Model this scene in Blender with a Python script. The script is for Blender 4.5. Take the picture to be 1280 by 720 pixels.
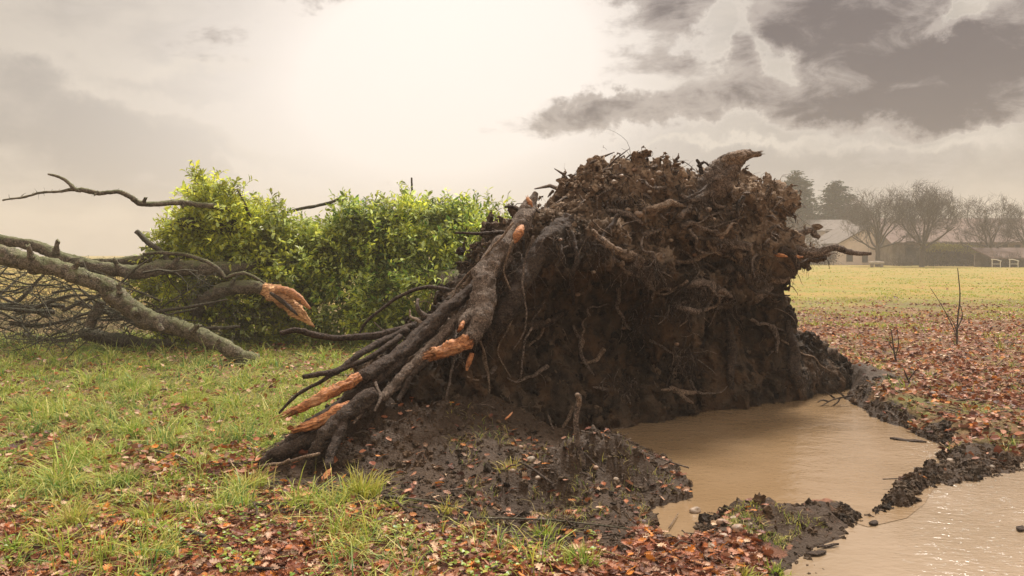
import bpy, math, random
import numpy as np
from mathutils import Vector

# ------------------------------------------------------------------ camera, sky, sun, exposure
for o in list(bpy.data.objects): bpy.data.objects.remove(o)
S = bpy.context.scene
C = S.collection
F = 1000.0; HOR = 315.0; CAMZ = 1.6
cd = bpy.data.cameras.new("camera"); cam = bpy.data.objects.new("camera", cd); C.objects.link(cam)
cam.location = (0, 0, CAMZ); cam.rotation_euler = (math.radians(90), 0, 0)
cd.sensor_width = 36.0; cd.lens = 36.0*F/1280; cd.shift_y = -(360-HOR)/1280
cd.clip_start = 0.05; cd.clip_end = 4000
S.camera = cam
S.render.resolution_x = 1024; S.render.resolution_y = 576
S.view_settings.view_transform = 'Standard'; S.view_settings.look = 'None'
S.view_settings.exposure = 0.4; S.view_settings.gamma = 1.0
S.cycles.volume_bounces = 1
S.cycles.max_bounces = 6

SUN_EL = math.radians(58); SUN_AZ = math.radians(22)      # az measured from +Y towards +X
def nn(nt, t, **kw):
    n = nt.nodes.new(t)
    for k, v in kw.items(): setattr(n, k, v)
    return n
def m_(nt, op, a, b=None, c=None, clamp=False):
    n = nt.nodes.new('ShaderNodeMath'); n.operation = op; n.use_clamp = clamp
    for i, v in enumerate((a, b, c)):
        if v is None: continue
        if isinstance(v, (int, float)): n.inputs[i].default_value = v
        else: nt.links.new(v, n.inputs[i])
    return n.outputs[0]
def mix_(nt, f, a, b, mode='MIX'):
    n = nt.nodes.new('ShaderNodeMix'); n.data_type = 'RGBA'; n.blend_type = mode
    for s, v in ((n.inputs[0], f), (n.inputs[6], a), (n.inputs[7], b)):
        if isinstance(v, (int, float)): s.default_value = v
        elif isinstance(v, tuple): s.default_value = (v+(1,))[:4]
        else: nt.links.new(v, s)
    return n.outputs[2]
def sstep(nt, v, lo, hi, a=0.0, b=1.0):
    n = nt.nodes.new('ShaderNodeMapRange'); n.interpolation_type = 'SMOOTHSTEP'
    nt.links.new(v, n.inputs[0])
    for i, x in enumerate((lo, hi, a, b)): n.inputs[i+1].default_value = x
    return n.outputs[0]
def noise_(nt, vec, scale, detail=4, rough=0.55, dist=0.0):
    n = nt.nodes.new('ShaderNodeTexNoise'); n.inputs['Scale'].default_value = scale
    n.inputs['Detail'].default_value = detail; n.inputs['Roughness'].default_value = rough
    n.inputs['Distortion'].default_value = dist
    if vec is not None: nt.links.new(vec, n.inputs['Vector'])
    return n

def make_world():
    w = bpy.data.worlds.new("World"); S.world = w; w.use_nodes = True
    nt = w.node_tree; nt.nodes.clear(); L = nt.links
    tc = nn(nt, 'ShaderNodeTexCoord'); sp = nn(nt, 'ShaderNodeSeparateXYZ'); L.new(tc.outputs['Generated'], sp.inputs[0])
    az = m_(nt, 'ARCTAN2', sp.outputs[0], sp.outputs[1])
    hl = m_(nt, 'SQRT', m_(nt, 'ADD', m_(nt, 'MULTIPLY', sp.outputs[0], sp.outputs[0]), m_(nt, 'MULTIPLY', sp.outputs[1], sp.outputs[1])))
    el = m_(nt, 'ARCTAN2', sp.outputs[2], hl)
    cb = nn(nt, 'ShaderNodeCombineXYZ'); L.new(az, cb.inputs[0]); L.new(el, cb.inputs[1])
    # warp
    wn = noise_(nt, tc.outputs['Generated'], 7.0, 9, 0.62)
    wv = nn(nt, 'ShaderNodeVectorMath', operation='MULTIPLY_ADD')
    L.new(wn.outputs['Color'], wv.inputs[0]); wv.inputs[1].default_value = (0.24, 0.15, 0); 
    sh = nn(nt, 'ShaderNodeVectorMath', operation='ADD'); L.new(cb.outputs[0], sh.inputs[0]); sh.inputs[1].default_value = (-0.12, -0.075, 0)
    L.new(sh.outputs[0], wv.inputs[2]); P = wv.outputs[0]
    def ae(px, py):
        a = math.atan((px-640)/F); return a, math.atan((HOR-py)/F*math.cos(a))
    def blob(px, py, rx, ry, amp, rot=0, vec=P):
        a, e = ae(px, py)
        mp = nn(nt, 'ShaderNodeMapping', vector_type='TEXTURE'); L.new(vec, mp.inputs[0])
        mp.inputs['Location'].default_value = (a, e, 0); mp.inputs['Rotation'].default_value = (0, 0, math.radians(rot))
        mp.inputs['Scale'].default_value = (rx/F, ry/F, 1)
        d = nn(nt, 'ShaderNodeVectorMath', operation='DOT_PRODUCT'); L.new(mp.outputs[0], d.inputs[0]); L.new(mp.outputs[0], d.inputs[1])
        return m_(nt, 'MULTIPLY', m_(nt, 'POWER', 2.718, m_(nt, 'MULTIPLY', d.outputs['Value'], -1.0)), amp)
    def total(lst):
        r = lst[0]
        for x in lst[1:]: r = m_(nt, 'ADD', r, x)
        return r
    # elevation-flattened cloud noise
    fm = nn(nt, 'ShaderNodeMapping'); L.new(tc.outputs['Generated'], fm.inputs[0]); fm.inputs['Scale'].default_value = (1, 1, 2.2)
    n1 = noise_(nt, fm.outputs[0], 4.0, 9, 0.62, 0.3); n2 = noise_(nt, fm.outputs[0], 11.0, 8, 0.6, 0.2)
    n3 = noise_(nt, fm.outputs[0], 16.0, 10, 0.66, 0.5)
    nz = m_(nt, 'SUBTRACT', m_(nt, 'ADD', m_(nt, 'MULTIPLY', n1.outputs[0], 1.3), m_(nt, 'MULTIPLY', n2.outputs[0], 0.7)), 1.0)
    dark = total([blob(840, -10, 110, 30, .85), blob(1040, 25, 150, 46, .85), blob(1190, 80, 130, 50, .95, -12), blob(1290, 60, 90, 70, .6),
                  blob(1085, 140, 60, 20, .75, -10), blob(1200, 145, 120, 22, .85, -14), blob(900, 142, 170, 16, .72, 2), blob(860, 100, 120, 40, .36),
                  blob(1000, 95, 110, 34, .42), blob(410, 4, 70, 18, .42), blob(750, 142, 60, 12, .4), blob(1000, 250, 500, 34, .06),
                  blob(905, 45, 46, 22, -.9, 50), blob(968, 64, 38, 20, -.85, -40), blob(1205, 22, 30, 12, -1.1, 10), blob(1225, 192, 60, 12, -.6, -8), blob(990, 90, 30, 12, -.3)])
    dn = m_(nt, 'ADD', m_(nt, 'ADD', dark, m_(nt, 'MULTIPLY', nz, 1.25)), m_(nt, 'MULTIPLY', m_(nt, 'SUBTRACT', n3.outputs[0], .5), .5))
    cloud = sstep(nt, dn, 0.24, 0.58)
    deep = sstep(nt, m_(nt, 'ADD', dn, m_(nt, 'MULTIPLY', m_(nt, 'SUBTRACT', n3.outputs[0], .5), 1.7)), 0.42, 1.3)
    # broad veil, soft and grey away from the sun
    glow = total([blob(480, 110, 250, 130, 1.0, 0, cb.outputs[0]), blob(660, 50, 170, 120, .9, 0, cb.outputs[0]), blob(560, 240, 330, 130, .55, 0, cb.outputs[0])])
    ga, ge = math.radians(-6), math.radians(20); sd = (math.sin(ga)*math.cos(ge), math.cos(ga)*math.cos(ge), math.sin(ge))   # thin bright cloud
    dp = nn(nt, 'ShaderNodeVectorMath', operation='DOT_PRODUCT'); L.new(tc.outputs['Generated'], dp.inputs[0]); dp.inputs[1].default_value = sd
    halo = m_(nt, 'POWER', m_(nt, 'MAXIMUM', dp.outputs['Value'], 0.0), 34.0)
    g = m_(nt, 'ADD', m_(nt, 'MULTIPLY', glow, 0.72), m_(nt, 'MULTIPLY', halo, .5))
    soft = sstep(nt, m_(nt, 'ADD', nz, total([blob(185, 195, 70, 45, .9), blob(50, 120, 140, 50, .55), blob(240, 135, 110, 10, -.8, -14), blob(320, 205, 70, 10, -.6, -20), blob(60, 60, 120, 12, -.5), blob(800, 220, 300, 40, .5)])), -0.22, 0.42)
    veil = mix_(nt, soft, (.66, .585, .50), (.415, .372, .335))
    veil = mix_(nt, m_(nt, 'MULTIPLY', g, 1.0, clamp=True), veil, (1.06, .965, .88))
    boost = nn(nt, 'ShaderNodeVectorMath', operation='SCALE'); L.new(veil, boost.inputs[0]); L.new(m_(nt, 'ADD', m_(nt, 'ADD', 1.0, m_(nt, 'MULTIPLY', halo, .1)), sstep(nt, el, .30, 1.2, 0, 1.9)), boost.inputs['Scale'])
    # bright cloud rims
    rim = m_(nt, 'MULTIPLY', sstep(nt, dn, 0.1, 0.3), m_(nt, 'SUBTRACT', 1.0, sstep(nt, dn, 0.3, 0.5)))
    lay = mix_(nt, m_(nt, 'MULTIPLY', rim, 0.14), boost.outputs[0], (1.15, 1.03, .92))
    streak = total([blob(900, 183, 170, 5, .8, 2), blob(1100, 188, 110, 7, .6, -6), blob(230, 78, 70, 9, .5, 0), blob(110, 100, 50, 9, .4, -20), blob(260, 158, 90, 8, .35, -14), blob(1215, 188, 40, 18, .6, -10)])
    lay = mix_(nt, m_(nt, 'MULTIPLY', streak, 0.75, clamp=True), lay, (.92, .82, .70))
    dc = mix_(nt, deep, (.50, .43, .385), (.135, .108, .108))
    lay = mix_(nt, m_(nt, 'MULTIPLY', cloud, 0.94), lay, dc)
    sk = nn(nt, 'ShaderNodeTexSky', sky_type='NISHITA'); sk.sun_disc = False; sk.sun_elevation = SUN_EL; sk.sun_rotation = SUN_AZ
    skm = nn(nt, 'ShaderNodeVectorMath', operation='SCALE'); L.new(sk.outputs[0], skm.inputs[0]); skm.inputs['Scale'].default_value = 1.0
    bg1 = nn(nt, 'ShaderNodeBackground'); L.new(skm.outputs[0], bg1.inputs[0]); bg1.inputs[1].default_value = 0.08
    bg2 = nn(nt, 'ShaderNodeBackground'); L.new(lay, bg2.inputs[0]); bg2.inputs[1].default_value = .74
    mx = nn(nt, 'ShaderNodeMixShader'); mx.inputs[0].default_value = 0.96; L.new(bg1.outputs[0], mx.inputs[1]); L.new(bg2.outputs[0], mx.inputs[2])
    out = nn(nt, 'ShaderNodeOutputWorld'); L.new(mx.outputs[0], out.inputs[0])
make_world()
sl = bpy.data.lights.new("sun", 'SUN'); sl.energy = 4.3; sl.angle = math.radians(12); sl.color = (1, .94, .85)
so = bpy.data.objects.new("sun", sl); C.objects.link(so)
sdir = Vector((math.sin(SUN_AZ)*math.cos(SUN_EL), math.cos(SUN_AZ)*math.cos(SUN_EL), math.sin(SUN_EL)))
so.rotation_euler = sdir.to_track_quat('Z', 'Y').to_euler()

# ------------------------------------------------------------------ numeric helpers
rng = np.random.default_rng(7)
_perm = rng.permutation(256).astype(np.int64); _perm = np.concatenate([_perm, _perm, _perm])
_g = rng.normal(size=(256, 3)); _g /= np.linalg.norm(_g, axis=1)[:, None]
_g = _g.astype(np.float32)
def perlin(P):
    P = np.asarray(P, dtype=np.float32); fl = np.floor(P); I = fl.astype(np.int64) & 255; f = P-fl
    w = f*f*f*(f*(f*6-15)+10); r = 0
    for dx in (0, 1):
        wx = w[:, 0] if dx else 1-w[:, 0]
        for dy in (0, 1):
            wy = w[:, 1] if dy else 1-w[:, 1]
            for dz in (0, 1):
                wz = w[:, 2] if dz else 1-w[:, 2]
                h = _perm[_perm[_perm[(I[:, 0]+dx) & 255]+((I[:, 1]+dy) & 255)]+((I[:, 2]+dz) & 255)]
                gg = _g[h]
                r = r + wx*wy*wz*(gg[:, 0]*(f[:, 0]-dx)+gg[:, 1]*(f[:, 1]-dy)+gg[:, 2]*(f[:, 2]-dz))
    return r*1.5
def fbm(P, s, octv=4, gain=0.5, off=0.0):
    P = np.asarray(P, dtype=np.float32)*s+off; a = 1.0; r = 0
    for i in range(octv):
        r = r+a*perlin(P); P = P*2.03+17.1; a *= gain
    return r
def f2(x, y, s, octv=3, off=0.0, gain=.5):
    x = np.atleast_1d(np.asarray(x, float)); y = np.atleast_1d(np.asarray(y, float))
    return fbm(np.stack([x, y, np.zeros_like(x)+off*1.37], 1), s, octv, gain, off)
def ss(v, lo, hi):
    t = np.clip((v-lo)/(hi-lo), 0, 1); return t*t*(3-2*t)
def at(px, py, Y):
    return np.array([(px-640)/F*Y, Y, CAMZ-(py-HOR)/F*Y])
def polysd(x, y, poly):
    """signed distance, negative inside"""
    d = np.full(x.shape, 1e9); ins = np.zeros(x.shape, bool); n = len(poly)
    for i in range(n):
        ax, ay = poly[i]; bx, by = poly[(i+1) % n]; ex, ey = bx-ax, by-ay
        t = np.clip(((x-ax)*ex+(y-ay)*ey)/(ex*ex+ey*ey+1e-12), 0, 1)
        d = np.minimum(d, (x-ax-t*ex)**2+(y-ay-t*ey)**2)
        c = ((ay > y) != (by > y)) & (x < (bx-ax)*(y-ay)/(by-ay+1e-12)+ax); ins ^= c
    d = np.sqrt(d); return np.where(ins, -d, d)

# ------------------------------------------------------------------ materials
MATS = {}
def mat(name, fn):
    m = bpy.data.materials.new(name); m.use_nodes = True; nt = m.node_tree; nt.nodes.clear()
    b = nn(nt, 'ShaderNodeBsdfPrincipled'); out = nn(nt, 'ShaderNodeOutputMaterial'); nt.links.new(b.outputs[0], out.inputs[0])
    fn(nt, b, out); MATS[name] = m; return m
def obv(nt):
    t = nn(nt, 'ShaderNodeTexCoord'); return t.outputs['Object']
def geo(nt):
    return nn(nt, 'ShaderNodeNewGeometry').outputs['Position']
def bump(nt, b, h, strength=0.5, dist=0.02):
    n = nn(nt, 'ShaderNodeBump'); n.inputs['Strength'].default_value = strength; n.inputs['Distance'].default_value = dist
    nt.links.new(h, n.inputs['Height']); nt.links.new(n.outputs[0], b.inputs['Normal'])
def setc(nt, b, c, rough=0.8, spec=0.3):
    if isinstance(c, tuple): b.inputs['Base Color'].default_value = (c+(1,))[:4]
    else: nt.links.new(c, b.inputs['Base Color'])
    if isinstance(rough, float): b.inputs['Roughness'].default_value = rough
    else: nt.links.new(rough, b.inputs['Roughness'])
    b.inputs['Specular IOR Level'].default_value = spec
def attr(nt, name='Col'):
    a = nn(nt, 'ShaderNodeAttribute'); a.attribute_name = name; return a

def m_soil(nt, b, out):
    p = geo(nt); a = attr(nt); 
    n1 = noise_(nt, p, 3.0, 6, .6); n2 = noise_(nt, p, 28, 6, .7); n3 = noise_(nt, p, 110, 3, .6)
    sc = nn(nt, 'ShaderNodeSeparateColor'); nt.links.new(a.outputs['Color'], sc.inputs[0])
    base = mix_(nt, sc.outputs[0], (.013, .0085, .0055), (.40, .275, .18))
    base = mix_(nt, sstep(nt, n1.outputs[0], .46, .64, 0, .75), base, (.14, .078, .040))
    base = mix_(nt, sstep(nt, n2.outputs[0], .5, .75, 0, .5), base, (.012, .008, .006))
    base = mix_(nt, sstep(nt, n3.outputs[0], .56, .75, 0, .35), base, (.24, .17, .115))
    setc(nt, b, base, .75, .18)
    v = nn(nt, 'ShaderNodeTexVoronoi'); nt.links.new(p, v.inputs['Vector']); v.inputs['Scale'].default_value = 34
    h = m_(nt, 'ADD', m_(nt, 'ADD', n2.outputs[0], m_(nt, 'MULTIPLY', n3.outputs[0], .5)), m_(nt, 'MULTIPLY', v.outputs['Distance'], -.5))
    bump(nt, b, h, 1.0, .035)
mat('soil', m_soil)

def m_ground(nt, b, out):
    p = geo(nt); a = attr(nt); sc = nn(nt, 'ShaderNodeSeparateColor'); nt.links.new(a.outputs['Color'], sc.inputs[0])
    mud, leaf, far = sc.outputs[0], sc.outputs[1], sc.outputs[2]
    n0 = noise_(nt, p, .35, 5, .6); n1 = noise_(nt, p, 2.2, 5, .6); n2 = noise_(nt, p, 22, 5, .7); n3 = noise_(nt, p, 75, 3, .6)
    st = nn(nt, 'ShaderNodeMapping'); nt.links.new(p, st.inputs[0]); st.inputs['Scale'].default_value = (1, .35, 1)
    n4 = noise_(nt, st.outputs[0], 5.5, 5, .7)
    grass = mix_(nt, n2.outputs[0], (.055, .075, .016), (.19, .16, .045))
    grass = mix_(nt, sstep(nt, n1.outputs[0], .45, .65, 0, .6), grass, (.15, .085, .04))
    fieldc = mix_(nt, sstep(nt, n0.outputs[0], .4, .6), (.20, .205, .034), (.29, .20, .040))
    fieldc = mix_(nt, sstep(nt, n4.outputs[0], .42, .66, 0, .8), fieldc, (.38, .20, .07))
    fieldc = mix_(nt, sstep(nt, n2.outputs[0], .5, .7, 0, .45), fieldc, (.16, .2, .04))
    v = nn(nt, 'ShaderNodeTexVoronoi'); nt.links.new(p, v.inputs['Vector']); v.inputs['Scale'].default_value = 16
    lf = mix_(nt, v.outputs['Color'], (.085, .035, .02), (.33, .15, .09))
    lf = mix_(nt, sstep(nt, n3.outputs[0], .5, .7, 0, .6), lf, (.04, .022, .014))
    mu = mix_(nt, n1.outputs[0], (.024, .0145, .009), (.085, .050, .028))
    mu = mix_(nt, sstep(nt, n3.outputs[0], .55, .72, 0, .6), mu, (.15, .095, .055))
    c = mix_(nt, leaf, grass, lf); c = mix_(nt, far, c, fieldc)
    mm = sstep(nt, m_(nt, 'ADD', mud, m_(nt, 'MULTIPLY', m_(nt, 'SUBTRACT', n2.outputs[0], .5), .9)), .38, .62)
    c = mix_(nt, mm, c, mu)
    setc(nt, b, c, sstep(nt, mm, 0, 1, .8, .6), .2)
    h = m_(nt, 'ADD', m_(nt, 'MULTIPLY', n2.outputs[0], 1.0), m_(nt, 'MULTIPLY', n3.outputs[0], .5))
    bump(nt, b, h, .9, .03)
mat('ground', m_ground)

def m_water(nt, b, out, c1=(.205, .128, .062), c2=(.31, .21, .125), rr=(.08, .15), amp=.85):
    p = geo(nt)
    mp = nn(nt, 'ShaderNodeMapping'); nt.links.new(p, mp.inputs[0]); mp.inputs['Scale'].default_value = (1, 1.5, 1); mp.inputs['Rotation'].default_value = (0, 0, .35)
    n1 = noise_(nt, mp.outputs[0], 3, 3, .5, .3); n2 = noise_(nt, mp.outputs[0], 19, 2, .5, .4); n3 = noise_(nt, p, 1.1, 3, .5)
    setc(nt, b, mix_(nt, n3.outputs[0], c1, c2), sstep(nt, n3.outputs[0], .3, .7, *rr), .5)
    b.inputs['IOR'].default_value = 1.75
    sp = nn(nt, 'ShaderNodeSeparateXYZ'); nt.links.new(p, sp.inputs[0])
    r2 = nn(nt, 'ShaderNodeMapping'); nt.links.new(p, r2.inputs[0]); r2.inputs['Scale'].default_value = (.8, 2.4, 1); r2.inputs['Rotation'].default_value = (0, 0, -.5)
    n4 = noise_(nt, r2.outputs[0], 13, 3, .6, .8)
    near = sstep(nt, m_(nt, 'SUBTRACT', sp.outputs[0], m_(nt, 'MULTIPLY', sp.outputs[1], .42)), .05, .7)
    h = m_(nt, 'ADD', m_(nt, 'MULTIPLY', n1.outputs[0], .7), m_(nt, 'MULTIPLY', n2.outputs[0], .22))
    h = m_(nt, 'ADD', h, m_(nt, 'MULTIPLY', m_(nt, 'MULTIPLY', n4.outputs[0], near), amp))
    bump(nt, b, h, .34, .05)
mat('muddy_water', m_water)
mat('puddle_water', lambda nt, b, out: m_water(nt, b, out, (.235, .165, .10), (.33, .235, .155), (.11, .17), .9))

def bark(dark, light, moss, mossamt, sc=1.0, bd=.012):
    def fn(nt, b, out):
        p = geo(nt); n1 = noise_(nt, p, 5*sc, 5, .65); n2 = noise_(nt, p, 45*sc, 5, .7); n3 = noise_(nt, p, 2.3*sc, 3, .6); n4 = noise_(nt, p, 13*sc, 4, .7)
        c = mix_(nt, sstep(nt, m_(nt, 'ADD', m_(nt, 'MULTIPLY', n2.outputs[0], .65), m_(nt, 'MULTIPLY', n4.outputs[0], .35)), .40, .62), tuple(x*.7 for x in dark), light)
        c = mix_(nt, sstep(nt, n1.outputs[0], .52, .66, 0, .7), c, tuple(x*.45 for x in dark))
        g = nn(nt, 'ShaderNodeNewGeometry'); sp = nn(nt, 'ShaderNodeSeparateXYZ'); nt.links.new(g.outputs['Normal'], sp.inputs[0])
        up = sstep(nt, m_(nt, 'ADD', sp.outputs[2], m_(nt, 'MULTIPLY', m_(nt, 'SUBTRACT', n1.outputs[0], .5), 2.2)), .1, .8, 0, mossamt)
        c = mix_(nt, up, c, moss)
        vo = nn(nt, 'ShaderNodeTexVoronoi'); nt.links.new(p, vo.inputs['Vector']); vo.inputs['Scale'].default_value = 30*sc
        c = mix_(nt, sstep(nt, m_(nt, 'ADD', vo.outputs['Distance'], m_(nt, 'MULTIPLY', n3.outputs[0], -.3)), .0, .1, .35, 0), c, tuple(min(1, x*2.2) for x in light))
        setc(nt, b, c, .75, .3)
        bump(nt, b, m_(nt, 'ADD', n2.outputs[0], m_(nt, 'MULTIPLY', n4.outputs[0], 1.6)), 1.0, bd*1.5)
    return fn
mat('bough_bark', bark((.075, .058, .045), (.27, .21, .155), (.13, .15, .045), .6))
mat('twig_bark', bark((.045, .034, .027), (.14, .11, .085), (.09, .1, .04), .4))
mat('root_bark', bark((.075, .053, .042), (.34, .25, .19), (.13, .085, .055), .5, 1.5, .02))
mat('dark_root', bark((.028, .019, .014), (.12, .08, .055), (.07, .04, .026), .5, 1.5, .02))
mat('pale_root', bark((.13, .085, .055), (.40, .28, .19), (.2, .12, .075), .4, 2))
mat('far_bark', bark((.06, .047, .038), (.13, .105, .085), (.08, .075, .05), .3))
def m_wood(nt, b, out):
    p = geo(nt); mp = nn(nt, 'ShaderNodeMapping'); nt.links.new(p, mp.inputs[0]); mp.inputs['Scale'].default_value = (.25, 1, 1); mp.inputs['Rotation'].default_value = (0, .5, 0)
    n1 = noise_(nt, mp.outputs[0], 70, 4, .65, .4); n2 = noise_(nt, p, 9, 4, .6)
    c = mix_(nt, sstep(nt, n1.outputs[0], .3, .7), (.15, .045, .016), (.64, .27, .10))
    c = mix_(nt, sstep(nt, n2.outputs[0], .5, .72, 0, .6), c, (.72, .42, .22))
    n5 = noise_(nt, p, 17, 5, .7); c = mix_(nt, sstep(nt, n5.outputs[0], .54, .68, 0, .8), c, (.05, .03, .02))
    setc(nt, b, c, .6, .35); bump(nt, b, n1.outputs[0], .9, .012)
mat('torn_wood', m_wood)
def m_split(nt, b, out):
    p = geo(nt); mp = nn(nt, 'ShaderNodeMapping'); nt.links.new(p, mp.inputs[0]); mp.inputs['Rotation'].default_value = (0, -.72, 0); mp.inputs['Scale'].default_value = (.12, 1, 1)
    n1 = noise_(nt, mp.outputs[0], 60, 3, .6); c = mix_(nt, sstep(nt, n1.outputs[0], .35, .65), (.30, .11, .04), (.80, .46, .22)); setc(nt, b, c, .6, .3); bump(nt, b, n1.outputs[0], 1., .02)
mat('split_wood', m_split)
def m_attr(rough, spec, trans=0.0, sc=60):
    def fn(nt, b, out):
        a = attr(nt); n = noise_(nt, geo(nt), sc, 3, .6)
        c = mix_(nt, sstep(nt, n.outputs[0], .3, .7, 0, .35), a.outputs['Color'], (.05, .03, .02) , 'MULTIPLY')
        c = mix_(nt, .25, a.outputs['Color'], c)
        setc(nt, b, c, rough, spec)
        if trans:
            t = nn(nt, 'ShaderNodeBsdfTranslucent'); nt.links.new(a.outputs['Color'], t.inputs[0])
            mx = nn(nt, 'ShaderNodeMixShader'); mx.inputs[0].default_value = trans
            nt.links.new(b.outputs[0], mx.inputs[1]); nt.links.new(t.outputs[0], mx.inputs[2]); nt.links.new(mx.outputs[0], out.inputs[0])
    return fn
mat('green_leaf', m_attr(.4, .5, .48)); mat('grass_blade', m_attr(.55, .3, .35)); mat('dead_leaf', m_attr(.55, .28, .15, 90)); mat('needle', m_attr(.8, .2))
def m_stone(nt, b, out):
    oi = nn(nt, 'ShaderNodeObjectInfo'); n = noise_(nt, geo(nt), 40, 5, .65)
    c = mix_(nt, oi.outputs['Random'], (.30, .17, .10), (.34, .27, .20)); c = mix_(nt, sstep(nt, n.outputs[0], .4, .7, 0, .7), c, (.09, .06, .045))
    setc(nt, b, c, .55, .4); bump(nt, b, n.outputs[0], .6, .006)
mat('stone', m_stone)
def noisy(c1, c2, scale=1.5, rough=.85, bd=.03, stretch=(1, 1, 1)):
    def fn(nt, b, out):
        mp = nn(nt, 'ShaderNodeMapping'); nt.links.new(geo(nt), mp.inputs[0]); mp.inputs['Scale'].default_value = stretch
        n = noise_(nt, mp.outputs[0], scale, 6, .65); setc(nt, b, mix_(nt, sstep(nt, n.outputs[0], .35, .65), c1, c2), rough, .2); bump(nt, b, n.outputs[0], .5, bd)
    return fn
mat('plaster', noisy((.74, .60, .52), (.84, .70, .62), 1.2)); mat('grey_stone_wall', noisy((.36, .30, .25), (.48, .42, .35), 2.5))
mat('dark_wall', noisy((.16, .13, .105), (.26, .22, .18), 1.5)); mat('red_tiles', noisy((.14, .095, .082), (.2, .14, .12), 1.3)); mat('grey_tiles', noisy((.13, .11, .097), (.19, .16, .145), 1.4))
mat('dark_opening', noisy((.03, .028, .026), (.05, .045, .04))); mat('white_paint', noisy((.62, .6, .55), (.75, .72, .67), 4))
mat('timber', noisy((.10, .075, .055), (.17, .13, .095), 5)); mat('car_paint', noisy((.07, .07, .075), (.1, .1, .105), 1, .35))

# ------------------------------------------------------------------ mesh helpers
ORIG = {}
def build(name, V, Fs, m, parent=None, col=None, label=None, cat=None, group=None, kind=None, smooth=True, origin=None, autobase=False):
    V = np.asarray(V, dtype=np.float64)
    if parent is not None: org = ORIG[parent.name]
    elif origin is not None: org = np.asarray(origin, float)
    elif autobase: org = np.array([V[:, 0].mean(), V[:, 1].mean(), V[:, 2].min()])
    else: org = np.zeros(3)
    me = bpy.data.meshes.new(name)
    if not isinstance(Fs, list): Fs = [Fs]
    Fs = [np.asarray(f, dtype=np.int32) for f in Fs if len(f)]
    nl = sum(f.size for f in Fs); npoly = sum(len(f) for f in Fs)
    me.vertices.add(len(V)); me.vertices.foreach_set('co', (V-org).astype(np.float32).ravel())
    me.loops.add(nl); me.loops.foreach_set('vertex_index', np.concatenate([f.ravel() for f in Fs]))
    me.polygons.add(npoly)
    tot = np.concatenate([np.full(len(f), f.shape[1], np.int32) for f in Fs]); st = np.concatenate([[0], np.cumsum(tot)[:-1]]).astype(np.int32)
    me.polygons.foreach_set('loop_start', st); me.polygons.foreach_set('loop_total', tot)
    me.polygons.foreach_set('use_smooth', np.full(npoly, smooth))
    if col is not None:
        col = np.asarray(col, float)
        if col.shape[1] == 3: col = np.concatenate([col, np.ones((len(col), 1))], 1)
        ca = me.color_attributes.new('Col', 'FLOAT_COLOR', 'POINT'); ca.data.foreach_set('color', col.astype(np.float32).ravel())
    me.update(); me.validate()
    me.materials.append(MATS[m])
    o = bpy.data.objects.new(name, me); C.objects.link(o)
    if parent is not None:
        o.parent = parent; ORIG[o.name] = org
    else:
        o.location = org; ORIG[o.name] = org
    tagit(o, label, cat, group, kind); return o
def tagit(o, label=None, cat=None, group=None, kind=None):
    for k, v in (('label', label), ('category', cat), ('group', group), ('kind', kind)):
        if v: o[k] = v
def empty(name, loc, label, cat, group=None, rz=0):
    o = bpy.data.objects.new(name, None); C.objects.link(o); o.location = loc; o.empty_display_size = .1
    ORIG[o.name] = np.asarray(loc, float); tagit(o, label, cat, group); return o
class Acc:
    def __init__(s): s.V = []; s.Q = []; s.T = []; s.C = []; s.n = 0
    def add(s, V, Fq=None, Ft=None, col=None):
        s.V.append(V)
        if Fq is not None and len(Fq): s.Q.append(np.asarray(Fq)+s.n)
        if Ft is not None and len(Ft): s.T.append(np.asarray(Ft)+s.n)
        if col is not None: s.C.append(np.broadcast_to(np.asarray(col, float), (len(V), 3)))
        s.n += len(V)
    def build(s, name, m, **kw):
        Fs = []
        if s.Q: Fs.append(np.concatenate(s.Q))
        if s.T: Fs.append(np.concatenate(s.T))
        return build(name, np.concatenate(s.V), Fs, m, col=(np.concatenate(s.C) if s.C else None), **kw)
def smoothpath(P, per=6):
    P = np.asarray(P, float); n = len(P)
    if n < 3: 
        t = np.linspace(0, 1, per+1)[:, None]; return P[0]*(1-t)+P[-1]*t
    Q = np.vstack([2*P[0]-P[1], P, 2*P[-1]-P[-2]]); out = []
    t = np.linspace(0, 1, per, endpoint=False)[:, None]
    for i in range(n-1):
        a, b, c, d = Q[i], Q[i+1], Q[i+2], Q[i+3]
        out.append(.5*((2*b)+(-a+c)*t+(2*a-5*b+4*c-d)*t*t+(-a+3*b-3*c+d)*t**3))
    out.append(P[-1:]); return np.vstack(out)
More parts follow.
